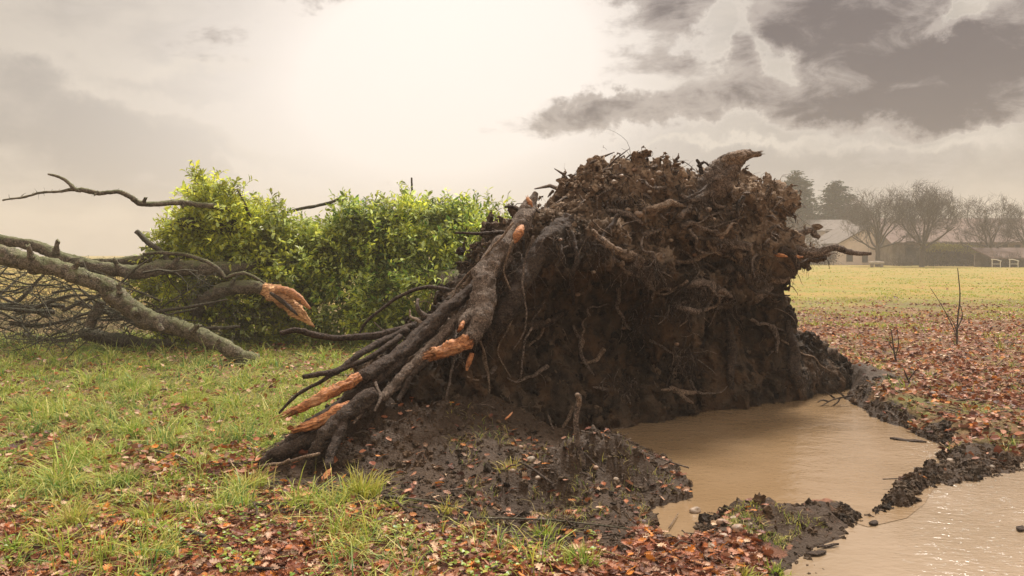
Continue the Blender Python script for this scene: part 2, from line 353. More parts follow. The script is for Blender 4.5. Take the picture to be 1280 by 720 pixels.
def thick(path, rad, sides=14, per=8, rough=.14, seed=0., flat=1.0, wob=0.0, ridges=.09, jag=0.0):
    """one noisy tapering tube along a polyline of (x,y,z), radius per point"""
    A = smoothpath(np.column_stack([np.asarray(path, float), np.asarray(rad, float)]), per)
    P, R = A[:, :3], np.maximum(A[:, 3], .0015)
    if wob: P = P+wob*np.stack([f2(P[:, 0], P[:, 2], 2.2, 3, seed+k*5.3) for k in range(3)], 1)
    T = np.gradient(P, axis=0); T /= np.linalg.norm(T, axis=1)[:, None]+1e-9
    u = np.cross(T[0], [0, .31, 1.]); u /= np.linalg.norm(u); U = [u]
    for i in range(1, len(P)):
        u = U[-1]-T[i]*np.dot(U[-1], T[i]); u /= np.linalg.norm(u)+1e-9; U.append(u)
    U = np.array(U); W = np.cross(T, U); th = np.linspace(0, 2*math.pi, sides, endpoint=False)
    c, s = np.cos(th), np.sin(th)*flat
    dirs = U[:, None, :]*c[None, :, None]+W[:, None, :]*s[None, :, None]
    rr = R[:, None]*np.ones(sides)
    V0 = (P[:, None, :]+dirs*rr[..., None]).reshape(-1, 3)
    k = 1/np.maximum(R.mean(), .01)
    nz = fbm(V0, .55*k, 3, .55, seed)*rough+fbm(V0, 2.1*k, 3, .6, seed+9)*rough*.55
    if ridges:
        cyl = np.stack([np.tile(c, len(P))*1.6, np.tile(np.sin(th), len(P))*1.6, np.repeat(np.arange(len(P))*.06, sides)], 1); nz = nz+ridges*(fbm(cyl, 2.1, 3, .55, seed+3)) 
    rr = rr*(1+nz.reshape(len(P), sides))
    V = P[:, None, :]+dirs*rr[..., None]
    if jag:
        j = np.random.default_rng(int(seed*10)+3).uniform(-1, 1, sides)*jag; V[-1] += T[-1]*(j[:, None]); V[-2] += T[-2]*(j[:, None]*.5)
    V = V.reshape(-1, 3); n = len(P)
    i = np.arange(n-1)[:, None]*sides; jx = np.arange(sides)[None, :]; jn = (jx+1) % sides
    Q = np.stack([i+jx, i+jn, i+sides+jn, i+sides+jx], -1).reshape(-1, 4)
    V = np.vstack([V, P[0]-T[0]*R[0]*.3, P[-1]+T[-1]*R[-1]*(.3 if not jag else -.1)]); a, b = n*sides, n*sides+1
    jx = np.arange(sides); jn = (jx+1) % sides
    Tt = np.vstack([np.stack([jn, jx, np.full(sides, a)], 1), np.stack([(n-1)*sides+jx, (n-1)*sides+jn, np.full(sides, b)], 1)])
    return V, Q, Tt
def tubes(P, R, sides=3):
    """batch of thin tubes P[M,N,3], R[M,N]"""
    P = np.asarray(P, float); M, N, _ = P.shape
    T = np.gradient(P, axis=1); T /= np.linalg.norm(T, axis=2)[..., None]+1e-9
    ref = np.where(np.abs(T[:, :1, 2:3]) > .8, np.array([1., 0, 0]), np.array([0, 0, 1.])); 
    U = np.cross(T, np.broadcast_to(ref, T.shape)); U /= np.linalg.norm(U, axis=2)[..., None]+1e-9; W = np.cross(T, U)
    th = np.linspace(0, 2*math.pi, sides, endpoint=False)
    V = P[:, :, None, :]+(U[:, :, None, :]*np.cos(th)[:, None]+W[:, :, None, :]*np.sin(th)[:, None])*R[:, :, None, None]
    base = (np.arange(M)*N*sides)[:, None, None]; i = (np.arange(N-1)*sides)[None, :, None]; j = np.arange(sides)[None, None, :]; jn = (j+1) % sides
    Q = np.stack([base+i+j, base+i+jn, base+i+sides+jn, base+i+sides+j], -1).reshape(-1, 4)
    return V.reshape(-1, 3), Q
def pxpath(pts):
    """(px, py, Y, r_px) -> world path and radii"""
    return np.array([at(p[0], p[1], p[2]) for p in pts]), np.array([p[3]*p[2]/F for p in pts])
def box(a, x0, x1, y0, y1, z0, z1):
    V = np.array([(x, y, z) for x in (x0, x1) for y in (y0, y1) for z in (z0, z1)], float)
    a.add(V, [(0, 1, 3, 2), (4, 6, 7, 5), (0, 4, 5, 1), (2, 3, 7, 6), (0, 2, 6, 4), (1, 5, 7, 3)])
def boxobj(name, m, x0, x1, y0, y1, z0, z1, parent, **kw):
    a = Acc(); box(a, x0, x1, y0, y1, z0, z1); return a.build(name, m, parent=parent, smooth=False, **kw)
_t = (1+5**.5)/2
def ico(sub=2):
    V = [(-1, _t, 0), (1, _t, 0), (-1, -_t, 0), (1, -_t, 0), (0, -1, _t), (0, 1, _t), (0, -1, -_t), (0, 1, -_t), (_t, 0, -1), (_t, 0, 1), (-_t, 0, -1), (-_t, 0, 1)]
    Fc = [(0, 11, 5), (0, 5, 1), (0, 1, 7), (0, 7, 10), (0, 10, 11), (1, 5, 9), (5, 11, 4), (11, 10, 2), (10, 7, 6), (7, 1, 8), (3, 9, 4), (3, 4, 2), (3, 2, 6), (3, 6, 8), (3, 8, 9), (4, 9, 5), (2, 4, 11), (6, 2, 10), (8, 6, 7), (9, 8, 1)]
    V = [np.array(v)/np.linalg.norm(v) for v in V]
    for _ in range(sub):
        mid = {}; N = []
        def md(a, b):
            k = (min(a, b), max(a, b))
            if k not in mid:
                v = V[a]+V[b]; V.append(v/np.linalg.norm(v)); mid[k] = len(V)-1
            return mid[k]
        for a, b, c in Fc:
            x, y, z = md(a, b), md(b, c), md(c, a); N += [(a, x, z), (b, y, x), (c, z, y), (x, y, z)]
        Fc = N
    return np.array(V), np.array(Fc)
ICO1, ICOF1 = ico(1); ICO2, ICOF2 = ico(2); ICO3, ICOF3 = ico(3)

# ------------------------------------------------------------------ terrain
WL = -0.12
def gp(px, py, z=WL):
    Y = (CAMZ-z)/((py-HOR)/F); return ((px-640)/F*Y, Y)
POND = [gp(*p) for p in [(640, 556), (760, 520), (860, 488), (960, 470), (1052, 478), (1068, 506), (1090, 521), (1130, 536), (1166, 549), (1182, 575), (1168, 590),
        (1138, 604), (1124, 624), (1102, 640), (1076, 648), (1056, 638), (1031, 633), (1007, 631), (982, 646), (933, 645), (892, 650), (872, 672), (845, 682), (815, 668),
        (820, 634), (853, 624), (868, 609), (858, 590), (833, 577), (800, 565), (771, 558), (717, 562), (680, 562)]]
PUD = [gp(*p) for p in [(1084, 641), (1122, 622), (1150, 611), (1185, 602), (1225, 598), (1262, 588), (1290, 568), (1400, 540), (1900, 560), (2300, 900), (1500, 1500), (900, 1100), (975, 722), (1000, 696), (1040, 676)]]
TINY = [gp(*p) for p in [(640, 642), (665, 636), (695, 644), (690, 655), (650, 655)]]
A0 = np.array([-1.62, 6.55]); A1 = np.array([4.25, 10.6]); DD = A1-A0; PL = np.linalg.norm(DD); DD = DD/PL; NNv = np.array([DD[1], -DD[0]])
def gauss(x, y, cx, cy, rx, ry, rot=0):
    c, s = math.cos(rot), math.sin(rot); dx, dy = x-cx, y-cy; a = (c*dx+s*dy)/rx; b = (-s*dx+c*dy)/ry
    return np.exp(-a*a-b*b)
def shore(x, y):
    w = f2(x, y, 2.6, 4, 3.0)*.10+f2(x, y, 11, 3, 5.0)*.03
    pond = polysd(x, y, POND)+w; pud = polysd(x, y, PUD)+w*.7; tiny = polysd(x, y, TINY)+w*.4
    return pond, pud, tiny
def height(x, y, full=False):
    x = np.atleast_1d(np.asarray(x, float)); y = np.atleast_1d(np.asarray(y, float))
    r = np.hypot(x, y)
    h = f2(x, y, .25, 3, 1.0)*.05*np.minimum(1, 14/np.maximum(r, 1))+f2(x, y, 2.3, 3, 2.0)*.018*(r < 40)
    near = r < 16
    mud = np.zeros_like(x); pd = np.full_like(x, 9.); pu = np.full_like(x, 9.)
    if near.any():
        xx, yy = x[near], y[near]; pond, pud, tiny = shore(xx, yy); hn = h[near]
        fine = f2(xx, yy, 5, 4, 8.0, .6); rid = np.abs(f2(xx, yy, 7.5, 3, 12.0))
        # soil ramp in front of the plate, spoil mound reaching into the water
        ramp = .40*gauss(xx, yy, -.55, 6.85, .95, .6, .35)+.16*gauss(xx, yy, -1.25, 6.25, .55, .35, .3)+.10*gauss(xx, yy, -.35, 6.0, .6, .35)
        mound = (.20*gauss(xx, yy, .86, 5.62, .50, .36, .2)+.07*gauss(xx, yy, .5, 5.6, .5, .3, .1))*(1+.8*f2(xx, yy, 3.2, 3, 71.))
        berm = .03*gauss(xx, yy, 1.75, 5.05, .62, .16, .15)+.02*gauss(xx, yy, 1.25, 5.0, .35, .14)
        bank = .10*gauss(xx, yy, 4.25, 8.9, .35, .8, -.5)+.04*gauss(xx, yy, 4.1, 7.2, .5, .3, .3)+.12*gauss(xx, yy, 4.3, 10.2, .45, .5)
        mm = np.clip(ramp*3.2+mound*7+berm*16+bank*5.0, 0, 1)
        hn = hn+ramp+mound+berm+bank+mm*(fine*.06+rid*.08+np.abs(f2(xx, yy, 16, 2, 73.))*.03)
        edge = ss(np.minimum(pond, tiny)/(.24+.45*gauss(xx, yy, .95, 5.6, .6, .5)), 0, 1)
        hin = WL-.02+np.maximum(pond, -1)*.5
        hn = np.where(pond > 0, WL+(hn-WL)*(.10+.90*edge)+.012, hin)
        hn = np.where(tiny < 0, np.minimum(hn, WL+.5*tiny+.02), hn)
        e2 = ss(pud, 0, .35); hn2 = WL+(hn-WL)*(.06+.94*e2)
        inside = WL-.012+np.maximum(pud, -.4)*.08+np.maximum(f2(xx, yy, 1.6, 2, 21.)-.5, 0)*.06
        hn = np.where(pud > 0, np.where(pond > 0, hn2, hn), np.where(pond > 0, np.minimum(hn, inside), hn))
        # thin mud ridge between pond and puddle
        rp = np.array([gp(*p) for p in [(1120, 628), (1140, 608), (1172, 594), (1215, 584), (1255, 580)]])
        d = np.full_like(xx, 9.)
        for a, b in zip(rp[:-1], rp[1:]):
            e = b-a; t = np.clip(((xx-a[0])*e[0]+(yy-a[1])*e[1])/(e@e), 0, 1); d = np.minimum(d, np.hypot(xx-a[0]-t*e[0], yy-a[1]-t*e[1]))
        hn = np.maximum(hn, WL-.06+.095*np.exp(-(d/.10)**2)*(1+fine*.9)+(d < .3)*rid*.02)
        h[near] = hn
        mu = np.maximum.reduce([mm, 1-ss(pond+f2(xx, yy, 2.2, 2, 44.)*.2, .05, .22), 1-ss(pud, .0, .12), 1-ss(tiny, .05, .25), 1-ss(d, .12, .25)])
        heap = [gp(a_, b_, 0.05) for a_, b_ in [(325, 575), (335, 608), (400, 612), (480, 616), (540, 640), (600, 655), (680, 662), (760, 668), (830, 660), (880, 600), (800, 540), (700, 530), (500, 470)]]
        hp = polysd(xx, yy, heap)+f2(xx, yy, 3., 3, 61.)*.22; mu = np.maximum(mu, (1-ss(hp, -.05, .08))*.95)
        bz = gauss(xx, yy, 1.72, 4.95, .75, .36, .15); mu = np.maximum(mu, np.clip(bz*1.6, 0, .9)*(1-.35*(f2(xx, yy, 5, 2, 66.) > .1)))
        # ground round the plate foot
        s = (xx-A0[0])*DD[0]+(yy-A0[1])*DD[1]; n = (xx-A0[0])*NNv[0]+(yy-A0[1])*NNv[1]
        mu = np.maximum(mu, (1-ss(np.abs(n-.3), .7, 1.25))*ss(s, -.5, 0)*(1-ss(s, PL-.2, PL+.5)))
        mud[near] = mu; pd[near] = pond; pu[near] = pud
    if not full: return h
    return h, mud, pd, pu
def leafweight(x, y):
    """how much leaf litter covers a spot (0..1)"""
    n = f2(x, y, .9, 3, 31.); n2 = f2(x, y, 3.5, 2, 33.)
    left = 1-ss(y+n*.9+np.clip(x+1.5, -1.5, 2)*-.35, 5.3, 7.0)
    left = np.maximum(left, .31)
    right = ss(y+n*1.2, 7.2, 8.8)*(1-ss(y+n*7, 17, 27))*.80
    rt = ss(x, 1.5, 2.8)
    nearright = .55*(1-ss(y, 7.5, 8.5))*rt
    return np.clip(np.where(rt > .5, np.maximum(right, nearright), left)+n2*.25, 0, 1)
def make_ground():
    a_in = np.linspace(-42, 42, 620); a_out = np.concatenate([np.linspace(-180, -42, 50)[:-1], a_in, np.linspace(42, 180, 50)[1:-1]])
    ang = np.radians(a_out); r = np.concatenate([[.3], np.geomspace(1.0, 3.4, 14)[:-1], np.geomspace(3.4, 15, 430)[:-1], np.geomspace(15, 360, 130)])
    RR, AA = np.meshgrid(r, ang, indexing='ij'); x = (RR*np.sin(AA)).ravel(); y = (RR*np.cos(AA)).ravel()
    h, mud, pd, pu = height(x, y, True); n, m = len(r), len(ang)
    i = np.arange(n-1)[:, None]*m; j = np.arange(m)[None, :]; jn = (j+1) % m
    Q = np.stack([i+j, i+m+j, i+m+jn, i+jn], -1).reshape(-1, 4)
    leaf = leafweight(x, y); far = ss(y+f2(x, y, .3, 2, 40.)*5, 19, 30)
    V = np.column_stack([x, y, h]); V = np.vstack([V, [0, 0, height(0, 0)[0]]]); c0 = len(V)-1
    T = np.stack([np.full(m, c0), np.arange(m), (np.arange(m)+1) % m], 1)
    col = np.column_stack([mud, leaf, far]); col = np.vstack([col, [0, 1, 0]])
    build('ground', V, [Q, T[:, [0, 2, 1]]], 'ground', col=col, kind='structure', label='meadow ground with muddy banks, leaf litter and a yellow green field behind')
make_ground()
def make_water():
    poly = [gp(*p) for p in [(560, 560), (700, 500), (900, 450), (1075, 455), (1130, 500), (1200, 540), (1215, 575), (1150, 612), (1130, 640), (1090, 665), (1040, 690), (900, 700), (830, 700), (640, 670)]]
    for nm, pl, dz, lb in (('pond_water', POND, 0, 'muddy brown water filling the pit below the root plate'), ('puddle_water', PUD, .004, 'shallow muddy puddle rippling over the path at lower right')):
        c = np.mean(pl, 0); P = np.array(pl); 
        # grow outwards a little so that the ground, not the sheet, draws the shoreline
        nx = np.roll(P, -1, 0)-np.roll(P, 1, 0); nv = np.column_stack([nx[:, 1], -nx[:, 0]]); nv /= np.linalg.norm(nv, axis=1)[:, None]
        area = .5*np.sum(P[:, 0]*np.roll(P[:, 1], -1)-P[:, 1]*np.roll(P[:, 0], -1)); P = P+nv*(np.sign(area)*.16)
        me = bpy.data.meshes.new(nm); me.from_pydata([(p[0], p[1], WL+dz*0) for p in P], [], [list(range(len(P)))] if area > 0 else [list(range(len(P)))[::-1]])
        me.materials.append(MATS['puddle_water' if nm == 'puddle_water' else 'muddy_water']); o = bpy.data.objects.new(nm, me); C.objects.link(o); tagit(o, lb, None, None, 'structure')
        if nm == 'puddle_water': o.location.z = -.003
    P = np.array(TINY); me = bpy.data.meshes.new('small_pool_water'); cc = P.mean(0); P = cc+(P-cc)*1.3
    me.from_pydata([(p[0], p[1], WL+.004) for p in P], [], [list(range(len(P)))[::-1]]); me.materials.append(MATS['muddy_water'])
    o = bpy.data.objects.new('small_pool_water', me); C.objects.link(o); tagit(o, 'tiny dark pool of water in front of the soil heap', None, None, 'structure')
make_water()

# ------------------------------------------------------------------ surface nets for the root plate
def surface_nets(Fv, o, h):
    nx, ny, nz = Fv.shape; ins = Fv < 0
    c = [ins[a:nx-1+a, b:ny-1+b, d:nz-1+d] for a in (0, 1) for b in (0, 1) for d in (0, 1)]
    anyi = np.logical_or.reduce(c); alli = np.logical_and.reduce(c); act = anyi & ~alli
    idx = -np.ones(act.shape, np.int64); cells = np.argwhere(act); idx[act] = np.arange(len(cells))
    sumv = np.zeros((len(cells), 3)); cnt = np.zeros(len(cells))
    for ax in range(3):
        for p in (0, 1):
            for q in (0, 1):
                a = [0, 0, 0]; o2 = [k for k in range(3) if k != ax]; a[o2[0]] = p; a[o2[1]] = q; b = list(a); b[ax] = 1
                ia = cells+a; ib = cells+b; fa = Fv[tuple(ia.T)]; fb = Fv[tuple(ib.T)]; cr = (fa < 0) != (fb < 0)
                t = np.where(cr, fa/(fa-fb+1e-12), 0); pt = np.tile(np.array(a, float), (len(cells), 1)); pt[:, ax] = t
                sumv[cr] += pt[cr]; cnt[cr] += 1
    V = o+(cells+sumv/cnt[:, None])*h; quads = []
    for ax in range(3):
        o2 = [k for k in range(3) if k != ax]; sl0 = [slice(1, -1)]*3; sl0[ax] = slice(0, -1); sl1 = [slice(1, -1)]*3; sl1[ax] = slice(1, None)
        a = ins[tuple(sl0)]; b = ins[tuple(sl1)]; cr = np.argwhere(a != b); base = cr.copy(); base[:, o2[0]] += 1; base[:, o2[1]] += 1
        fl = a[tuple(cr.T)]
        def cid(d0, d1):
            k = base.copy(); k[:, o2[0]] -= d0; k[:, o2[1]] -= d1; return idx[tuple(k.T)]
        q = np.stack([cid(1, 1), cid(0, 1), cid(0, 0), cid(1, 0)], 1); flip = fl if ax != 1 else ~fl
        q[~flip] = q[~flip][:, ::-1]; quads.append(q[(q >= 0).all(1)])
    return V, np.vstack(quads)
def ray_plate(px, py, off=0.0):
    u = (px-640)/F; a = A0+NNv*off; s = (u*a[1]-a[0])/(DD[0]-u*DD[1]); Y = a[1]+s*DD[1]; return s, CAMZ-(py-HOR)/F*Y, Y
def plateY(px, off=0.0): return ray_plate(px, 0, off)[2]

TREE = empty('fallen_tree', (0.6, 8.6, 0), 'uprooted tree lying on the grass with its soil covered root plate upright beside the pit', 'fallen tree')
OUT = [(322, 606), (345, 574), (385, 546), (432, 514), (476, 478), (520, 444), (556, 412), (594, 376), (624, 348), (656, 312), (688, 288), (720, 274), (748, 262), (762, 236), (778, 222), (802, 222),
       (822, 226), (850, 232), (878, 230), (898, 232), (914, 246), (926, 262), (924, 276), (918, 288), (934, 296), (948, 306), (960, 316), (956, 328), (946, 342), (944, 354), (956, 376), (974, 405),
       (998, 424), (1020, 441), (1036, 456), (1054, 480), (1056, 520), (900, 600), (640, 660), (420, 640)]
def make_plate():
    h = .024; O = np.array([-.6, -1.35, -.45]); n = (int((PL+1.3)/h), int(2.75/h), int(3.45/h))
    sg = O[0]+np.arange(n[0])*h; ng = O[1]+np.arange(n[1])*h; zg = O[2]+np.arange(n[2])*h
    poly = [ray_plate(*p)[:2] for p in OUT]
    Sx, Zx = np.meshgrid(sg, zg, indexing='ij'); d2 = polysd(Sx.ravel(), Zx.ravel(), poly).reshape(Sx.shape)
    # front face profile: a brow below the top, a hollow under it, a foot
    brow = ss(Zx, 1.05, 1.75)*(1-ss(Zx, 2.2, 2.7)); foot = 1-ss(Zx, .0, .55)
    mid = gauss(Sx, Zx, 4.7, 1.55, 1.5, .55); hol = gauss(Sx, Zx, 3.2, .9, 1.4, .6)+.9*gauss(Sx, Zx, 5.15, .55, .22, .5)+.7*gauss(Sx, Zx, 6.3, .9, .5, .4)
    rib = gauss(Sx, Zx, 4.75, .6, .3, .8)*.16+gauss(Sx, Zx, 5.6, .4, .35, .8)*.18
    front = .30+.26*brow+.18*foot+.25*mid-.34*hol+rib+.12*gauss(Sx, Zx, 1.4, .8, 1.2, .7)
    front = front*(.35+.65*ss(Sx, -.2, 1.5)); back = .75*ss(Sx, -.3, 2.2)+.12
    d3 = d2[:, None, :]; nnn = ng[None, :, None]
    slab = np.where(nnn > 0, nnn-front[:, None, :], -nnn-back[:, None, :])
    k = .22; a, b = d3, slab; hh = np.clip(.5-.5*(a-b)/k, 0, 1); Fv = a*(1-hh)+b*hh+k*hh*(1-hh)
    def ell(px, py, rp, off, rn, rz=1.0):
        s0, z0, Y = ray_plate(px, py, off); rr = rp*Y/F
        return (np.sqrt(((sg[:, None, None]-s0)/(rr*1.15))**2+((ng[None, :, None]-off)/rn)**2+((zg[None, None, :]-z0)/(rr*rz))**2)-1)*min(rr, rn)
    for (px, py, rp, off, rn, rz) in [(788, 234, 22, .1, .4, .8), (826, 270, 34, .35, .35, .7), (916, 262, 17, .25, .3, 1.), (885, 300, 40, .5, .3, .5), (925, 318, 32, .25, .3, .38), (925, 344, 20, .2, .25, .5),
            (800, 330, 36, .55, .22, .6), (896, 246, 20, .15, .3, .9), (756, 300, 36, .35, .3, .6), (870, 350, 40, .5, .25, .45), (716, 316, 28, .35, .25, .7), (838, 400, 26, .42, .25, 1.5), (905, 370, 28, .35, .25, .7), (560, 500, 60, .25, .25, .6),
            (1012, 474, 34, .1, .4, .5), (985, 440, 26, .1, .35, .9), (500, 520, 50, .2, .2, .6), (768, 226, 10, .1, .3, 1)]:
        e = ell(px, py, rp, off, rn, rz); k = .10; hh = np.clip(.5+.5*(e-Fv)/k, 0, 1); Fv = e*(1-hh)+Fv*hh-k*hh*(1-hh)
    for (px, py, rp, off, rn, rz) in [(880, 455, 20, .5, .35, 2.4), (735, 430, 60, .62, .34, .8), (660, 470, 30, .55, .3, .8), (800, 292, 22, .75, .25, .5), (862, 305, 20, .8, .25, .4), (920, 335, 24, .65, .25, .4), (960, 440, 14, .45, .3, 2.5), (770, 375, 26, .7, .25, .6), (690, 345, 20, .6, .3, .9), (850, 272, 16, .75, .25, .5)]:
        e = ell(px, py, rp, off, rn, rz); k = .10; e = -e; hh = np.clip(.5-.5*(e-Fv)/k, 0, 1); Fv = e*(1-hh)+Fv*hh+k*hh*(1-hh)
    Fv = Fv.astype(np.float32)
    near = np.argwhere(np.abs(Fv) < .36); P = O+near*h; Pn = P*np.array([1, 1, .8])
    warp = np.stack([fbm(P, 2.2, 2, .5, 50.+i*3) for i in range(3)], 1)*.10
    big = fbm(Pn+warp, 1.1, 2, .5, 3.); med = fbm(Pn+warp, 2.9, 3, .55, 9.); rid = np.abs(fbm(P*np.array([1, 1, .55])+warp*2, 4.2, 3, .55, 14.)); sm = fbm(P+warp, 11, 3, .62, 20.)
    topz = ss(P[:, 2], 1.0, 1.9); d2n = d2[near[:, 0], near[:, 2]]; edge = ss(d2n, -.5, -.1)
    am = 1-.55*edge
    add = big*.17*am+med*(.10+.07*topz)-(.09-rid*.3)*(.6+1.0*topz)*.9+sm*(.034+.03*topz)
    Fv[tuple(near.T)] += add.astype(np.float32)
    Fv[0] = Fv[-1] = 1; Fv[:, 0] = Fv[:, -1] = 1; Fv[:, :, 0] = Fv[:, :, -1] = 1
    V, Q = surface_nets(Fv, O, h)
    W = np.column_stack([A0[0]+V[:, 0]*DD[0]+V[:, 1]*NNv[0], A0[1]+V[:, 0]*DD[1]+V[:, 1]*NNv[1], V[:, 2]])
    # vertex normals
    a, b, c, d = (W[Q[:, i]] for i in range(4)); fn = np.cross(c-a, d-b); N = np.zeros_like(W)
    for i in range(4): np.add.at(N, Q[:, i], fn)
    N /= np.linalg.norm(N, axis=1)[:, None]+1e-9
    # outward check
    ctr = np.array([1.5, 8.6, 1.]); 
    if np.mean(np.einsum('ij,ij->i', N, W-ctr)) < 0: N = -N; Q = Q[:, ::-1]
    W = W+N*(fbm(W, 24, 2, .6, 4.)*.012)[:, None]
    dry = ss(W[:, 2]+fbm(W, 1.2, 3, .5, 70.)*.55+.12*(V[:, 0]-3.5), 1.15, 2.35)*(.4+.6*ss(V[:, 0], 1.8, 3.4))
    dry = np.clip(dry*.75+.12+fbm(W, 6, 3, .6, 75.)*.18, 0, 1)  # paler upward: drier soil, with brighter highlights also put into the colour
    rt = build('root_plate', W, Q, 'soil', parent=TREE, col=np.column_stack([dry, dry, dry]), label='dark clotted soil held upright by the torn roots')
    return W, N, V, rt
PW, PN, PS, PLATE = make_plate()
tocam = np.array([0, 0, CAMZ])-PW; tocam /= np.linalg.norm(tocam, axis=1)[:, None]
FRONT = np.where((np.einsum('ij,ij->i', PN, tocam) > -.1) & (PW[:, 2] > -.05))[0]
def projpx(P): return 640+P[..., 0]/P[..., 1]*F, HOR+(CAMZ-P[..., 2])/P[..., 1]*F
FX, FY = projpx(PW[FRONT]); FD = PW[FRONT][:, 1]
# nearest plate surface (smallest depth) seen at a pixel
KEY = {}
for kx, ky, dd in zip((FX//8).astype(int), (FY//8).astype(int), FD):
    k = (kx, ky)
    if k not in KEY or dd < KEY[k]: KEY[k] = dd
def surfY(px, py, lift=0.0, default=None):
    b = None; kx, ky = int(px//8), int(py//8)
    for r in range(0, 4):
        c = [KEY[(kx+i, ky+j)] for i in range(-r, r+1) for j in range(-r, r+1) if (kx+i, ky+j) in KEY]
        if c: b = float(np.median(c)); break
    if b is None: b = default if default else plateY(px)
    return b-lift

# ------------------------------------------------------------------ roots
def root(pts, name='root', m='root_bark', parent=TREE, rough=.2, seed=1., sides=14, wob=.02, **kw):
    P, R = pxpath(pts)
    if sides >= 12: sides = 26; kw.setdefault('per', 14)
    if name == 'broken_end': kw['per'] = 10; kw['ridges'] = .38; R = R*np.linspace(.9, 1.0, len(R))
    lab = kw.pop('label', None); ex = {k: kw.pop(k) for k in ('flat', 'ridges', 'jag', 'per') if k in kw}
    V, Q, T = thick(P, R, sides=sides, rough=rough, seed=seed, wob=wob, **ex)
    return build(name, V, [Q, T], m, parent=parent, label=lab, **kw)
def onroot(pts, lift=.03, lo=None, **kw):
    kw.setdefault('wob', .05); kw.setdefault('rough', .34); n = len(pts)
    return root([(x, y, surfY(x, y, lift*.45), r*(.95 if 0 < i < n-1 else .55)) for i, (x, y, r) in enumerate(pts)], **kw)
def splinters(pts, n, ln, w, seed, parent, m='torn_wood'):
    n *= 2; w *= .7; ln *= 1.15
    """jagged fibres at a break: a bunch of small pointed slivers along the last direction"""
    rg = np.random.default_rng(seed); P, R = pxpath(pts); d = P[-1]-P[-2]; d /= np.linalg.norm(d); a = Acc()
    for i in range(n):
        off = rg.normal(size=3); off -= d*(off@d); off /= np.linalg.norm(off); st = P[-1]+off*R[-1]*rg.uniform(.1, .9)-d*ln*.5
        dd = d+rg.normal(size=3)*.14; l = ln*rg.uniform(.7, 1.5); ww = w*rg.uniform(.5, 1.2)
        V, Q, T = thick([st, st+dd*l*.5, st+dd*l], [ww, ww*.7, ww*.1], sides=5, per=2, rough=.2, seed=seed+i); a.add(V, Q, T)
    a.build('splinters', m, parent=parent)
# the grey main root with its torn orange end
r1 = root([(668, 240, 7.55, 3), (660, 256, 7.5, 8), (654, 274, 7.35, 11.5), (634, 303, 7.15, 12.5), (608, 340, 6.9, 14), (606, 372, 6.75, 15.5), (598, 402, 6.6, 13), (587, 424, 6.5, 11)], label='thick grey root jutting out of the soil, torn orange at its lower end', seed=2., rough=.26, ridges=.10)
e = [(590, 421, 6.52, 9), (575, 431, 6.46, 9.5), (556, 438, 6.4, 8.5), (538, 444, 6.34, 6)]
root(e, name='broken_end', m='torn_wood', parent=r1, seed=3., ridges=.3, jag=.06, rough=.3); splinters(e, 16, .07, .009, 5, r1)
e = [(653, 281, 7.2, 3), (648, 291, 7.09, 6), (643, 302, 7.06, 2)]
root(e, name='scar', m='torn_wood', parent=r1, seed=4.); 
e = [(600, 392, 6.7, 9), (588, 396, 6.6, 9), (579, 404, 6.52, 6), (576, 410, 6.5, 3)]
root(e, name='stub', parent=r1, seed=5.); root([(578, 402, 6.5, 2), (576, 408, 6.46, 3.2), (574, 412, 6.46, 1.5)], name='scar', m='torn_wood', parent=r1, seed=6., jag=.03)
root([(589, 440, 6.5, 3), (587, 451, 6.48, 3.2), (585, 463, 6.47, 1.5)], name='splinter', m='torn_wood', parent=r1, seed=6.)
root([(664, 262, 7.42, 2), (662, 253, 7.42, 3), (660, 247, 7.44, 2)], name='splinter', m='torn_wood', parent=r1, seed=8., jag=.04)
root([(712, 276, 7.6, 9), (697, 288, 7.5, 12), (678, 308, 7.3, 13), (662, 335, 7.15, 12), (646, 365, 7.05, 12), (632, 392, 6.95, 11), (618, 415, 6.95, 9), (606, 440, 7.0, 6)], m='dark_root', seed=9., label='dark root curving down beside the thick grey root', rough=.25, ridges=.1)
# roots along the left slope
e3 = root([(622, 332, 7.1, 7), (586, 364, 6.9, 7), (552, 398, 6.75, 7.5), (518, 432, 6.6, 7), (478, 468, 6.4, 7.5), (440, 500, 6.25, 8.5), (400, 524, 6.12, 8), (368, 545, 6.05, 7), (345, 566, 6.0, 7)], m='dark_root', wob=.05, seed=11., label='long dark root running down the left slope of the plate', rough=.25, ridges=.12)
e4 = root([(560, 378, 6.95, 5.5), (528, 412, 6.75, 6.5), (492, 448, 6.5, 8), (462, 466, 6.3, 8.5), (440, 477, 6.2, 9)], m='dark_root', seed=12., rough=.25)
e = [(450, 471, 6.2, 6), (424, 485, 6.12, 8), (398, 500, 6.05, 7), (366, 514, 5.98, 4)]
root(e, name='broken_end', m='torn_wood', parent=e4, seed=13., ridges=.3, jag=.07, rough=.3, label='long orange torn root end pointing left'); splinters(e, 14, .09, .01, 6, e4)
e = [(446, 506, 6.05, 5), (420, 515, 6.0, 8), (398, 526, 5.96, 7), (374, 535, 5.92, 4)]
root(e, name='broken_end', m='torn_wood', parent=e3, seed=14., ridges=.3, jag=.06); splinters(e, 10, .07, .008, 8, e3)
root([(520, 406, 6.9, 4), (490, 413, 6.8, 4.5), (455, 419, 6.7, 4.5), (420, 422, 6.6, 4), (390, 417, 6.55, 4), (368, 411, 6.5, 3.6), (350, 415, 6.48, 3)], m='dark_root', seed=15., sides=9, label='slim smooth root reaching left above the grass')
root([(512, 412, 6.8, 5), (480, 426, 6.7, 5), (450, 444, 6.5, 4.5), (424, 462, 6.4, 4), (400, 468, 6.3, 3.5), (380, 471, 6.25, 3)], m='dark_root', seed=16., sides=9)
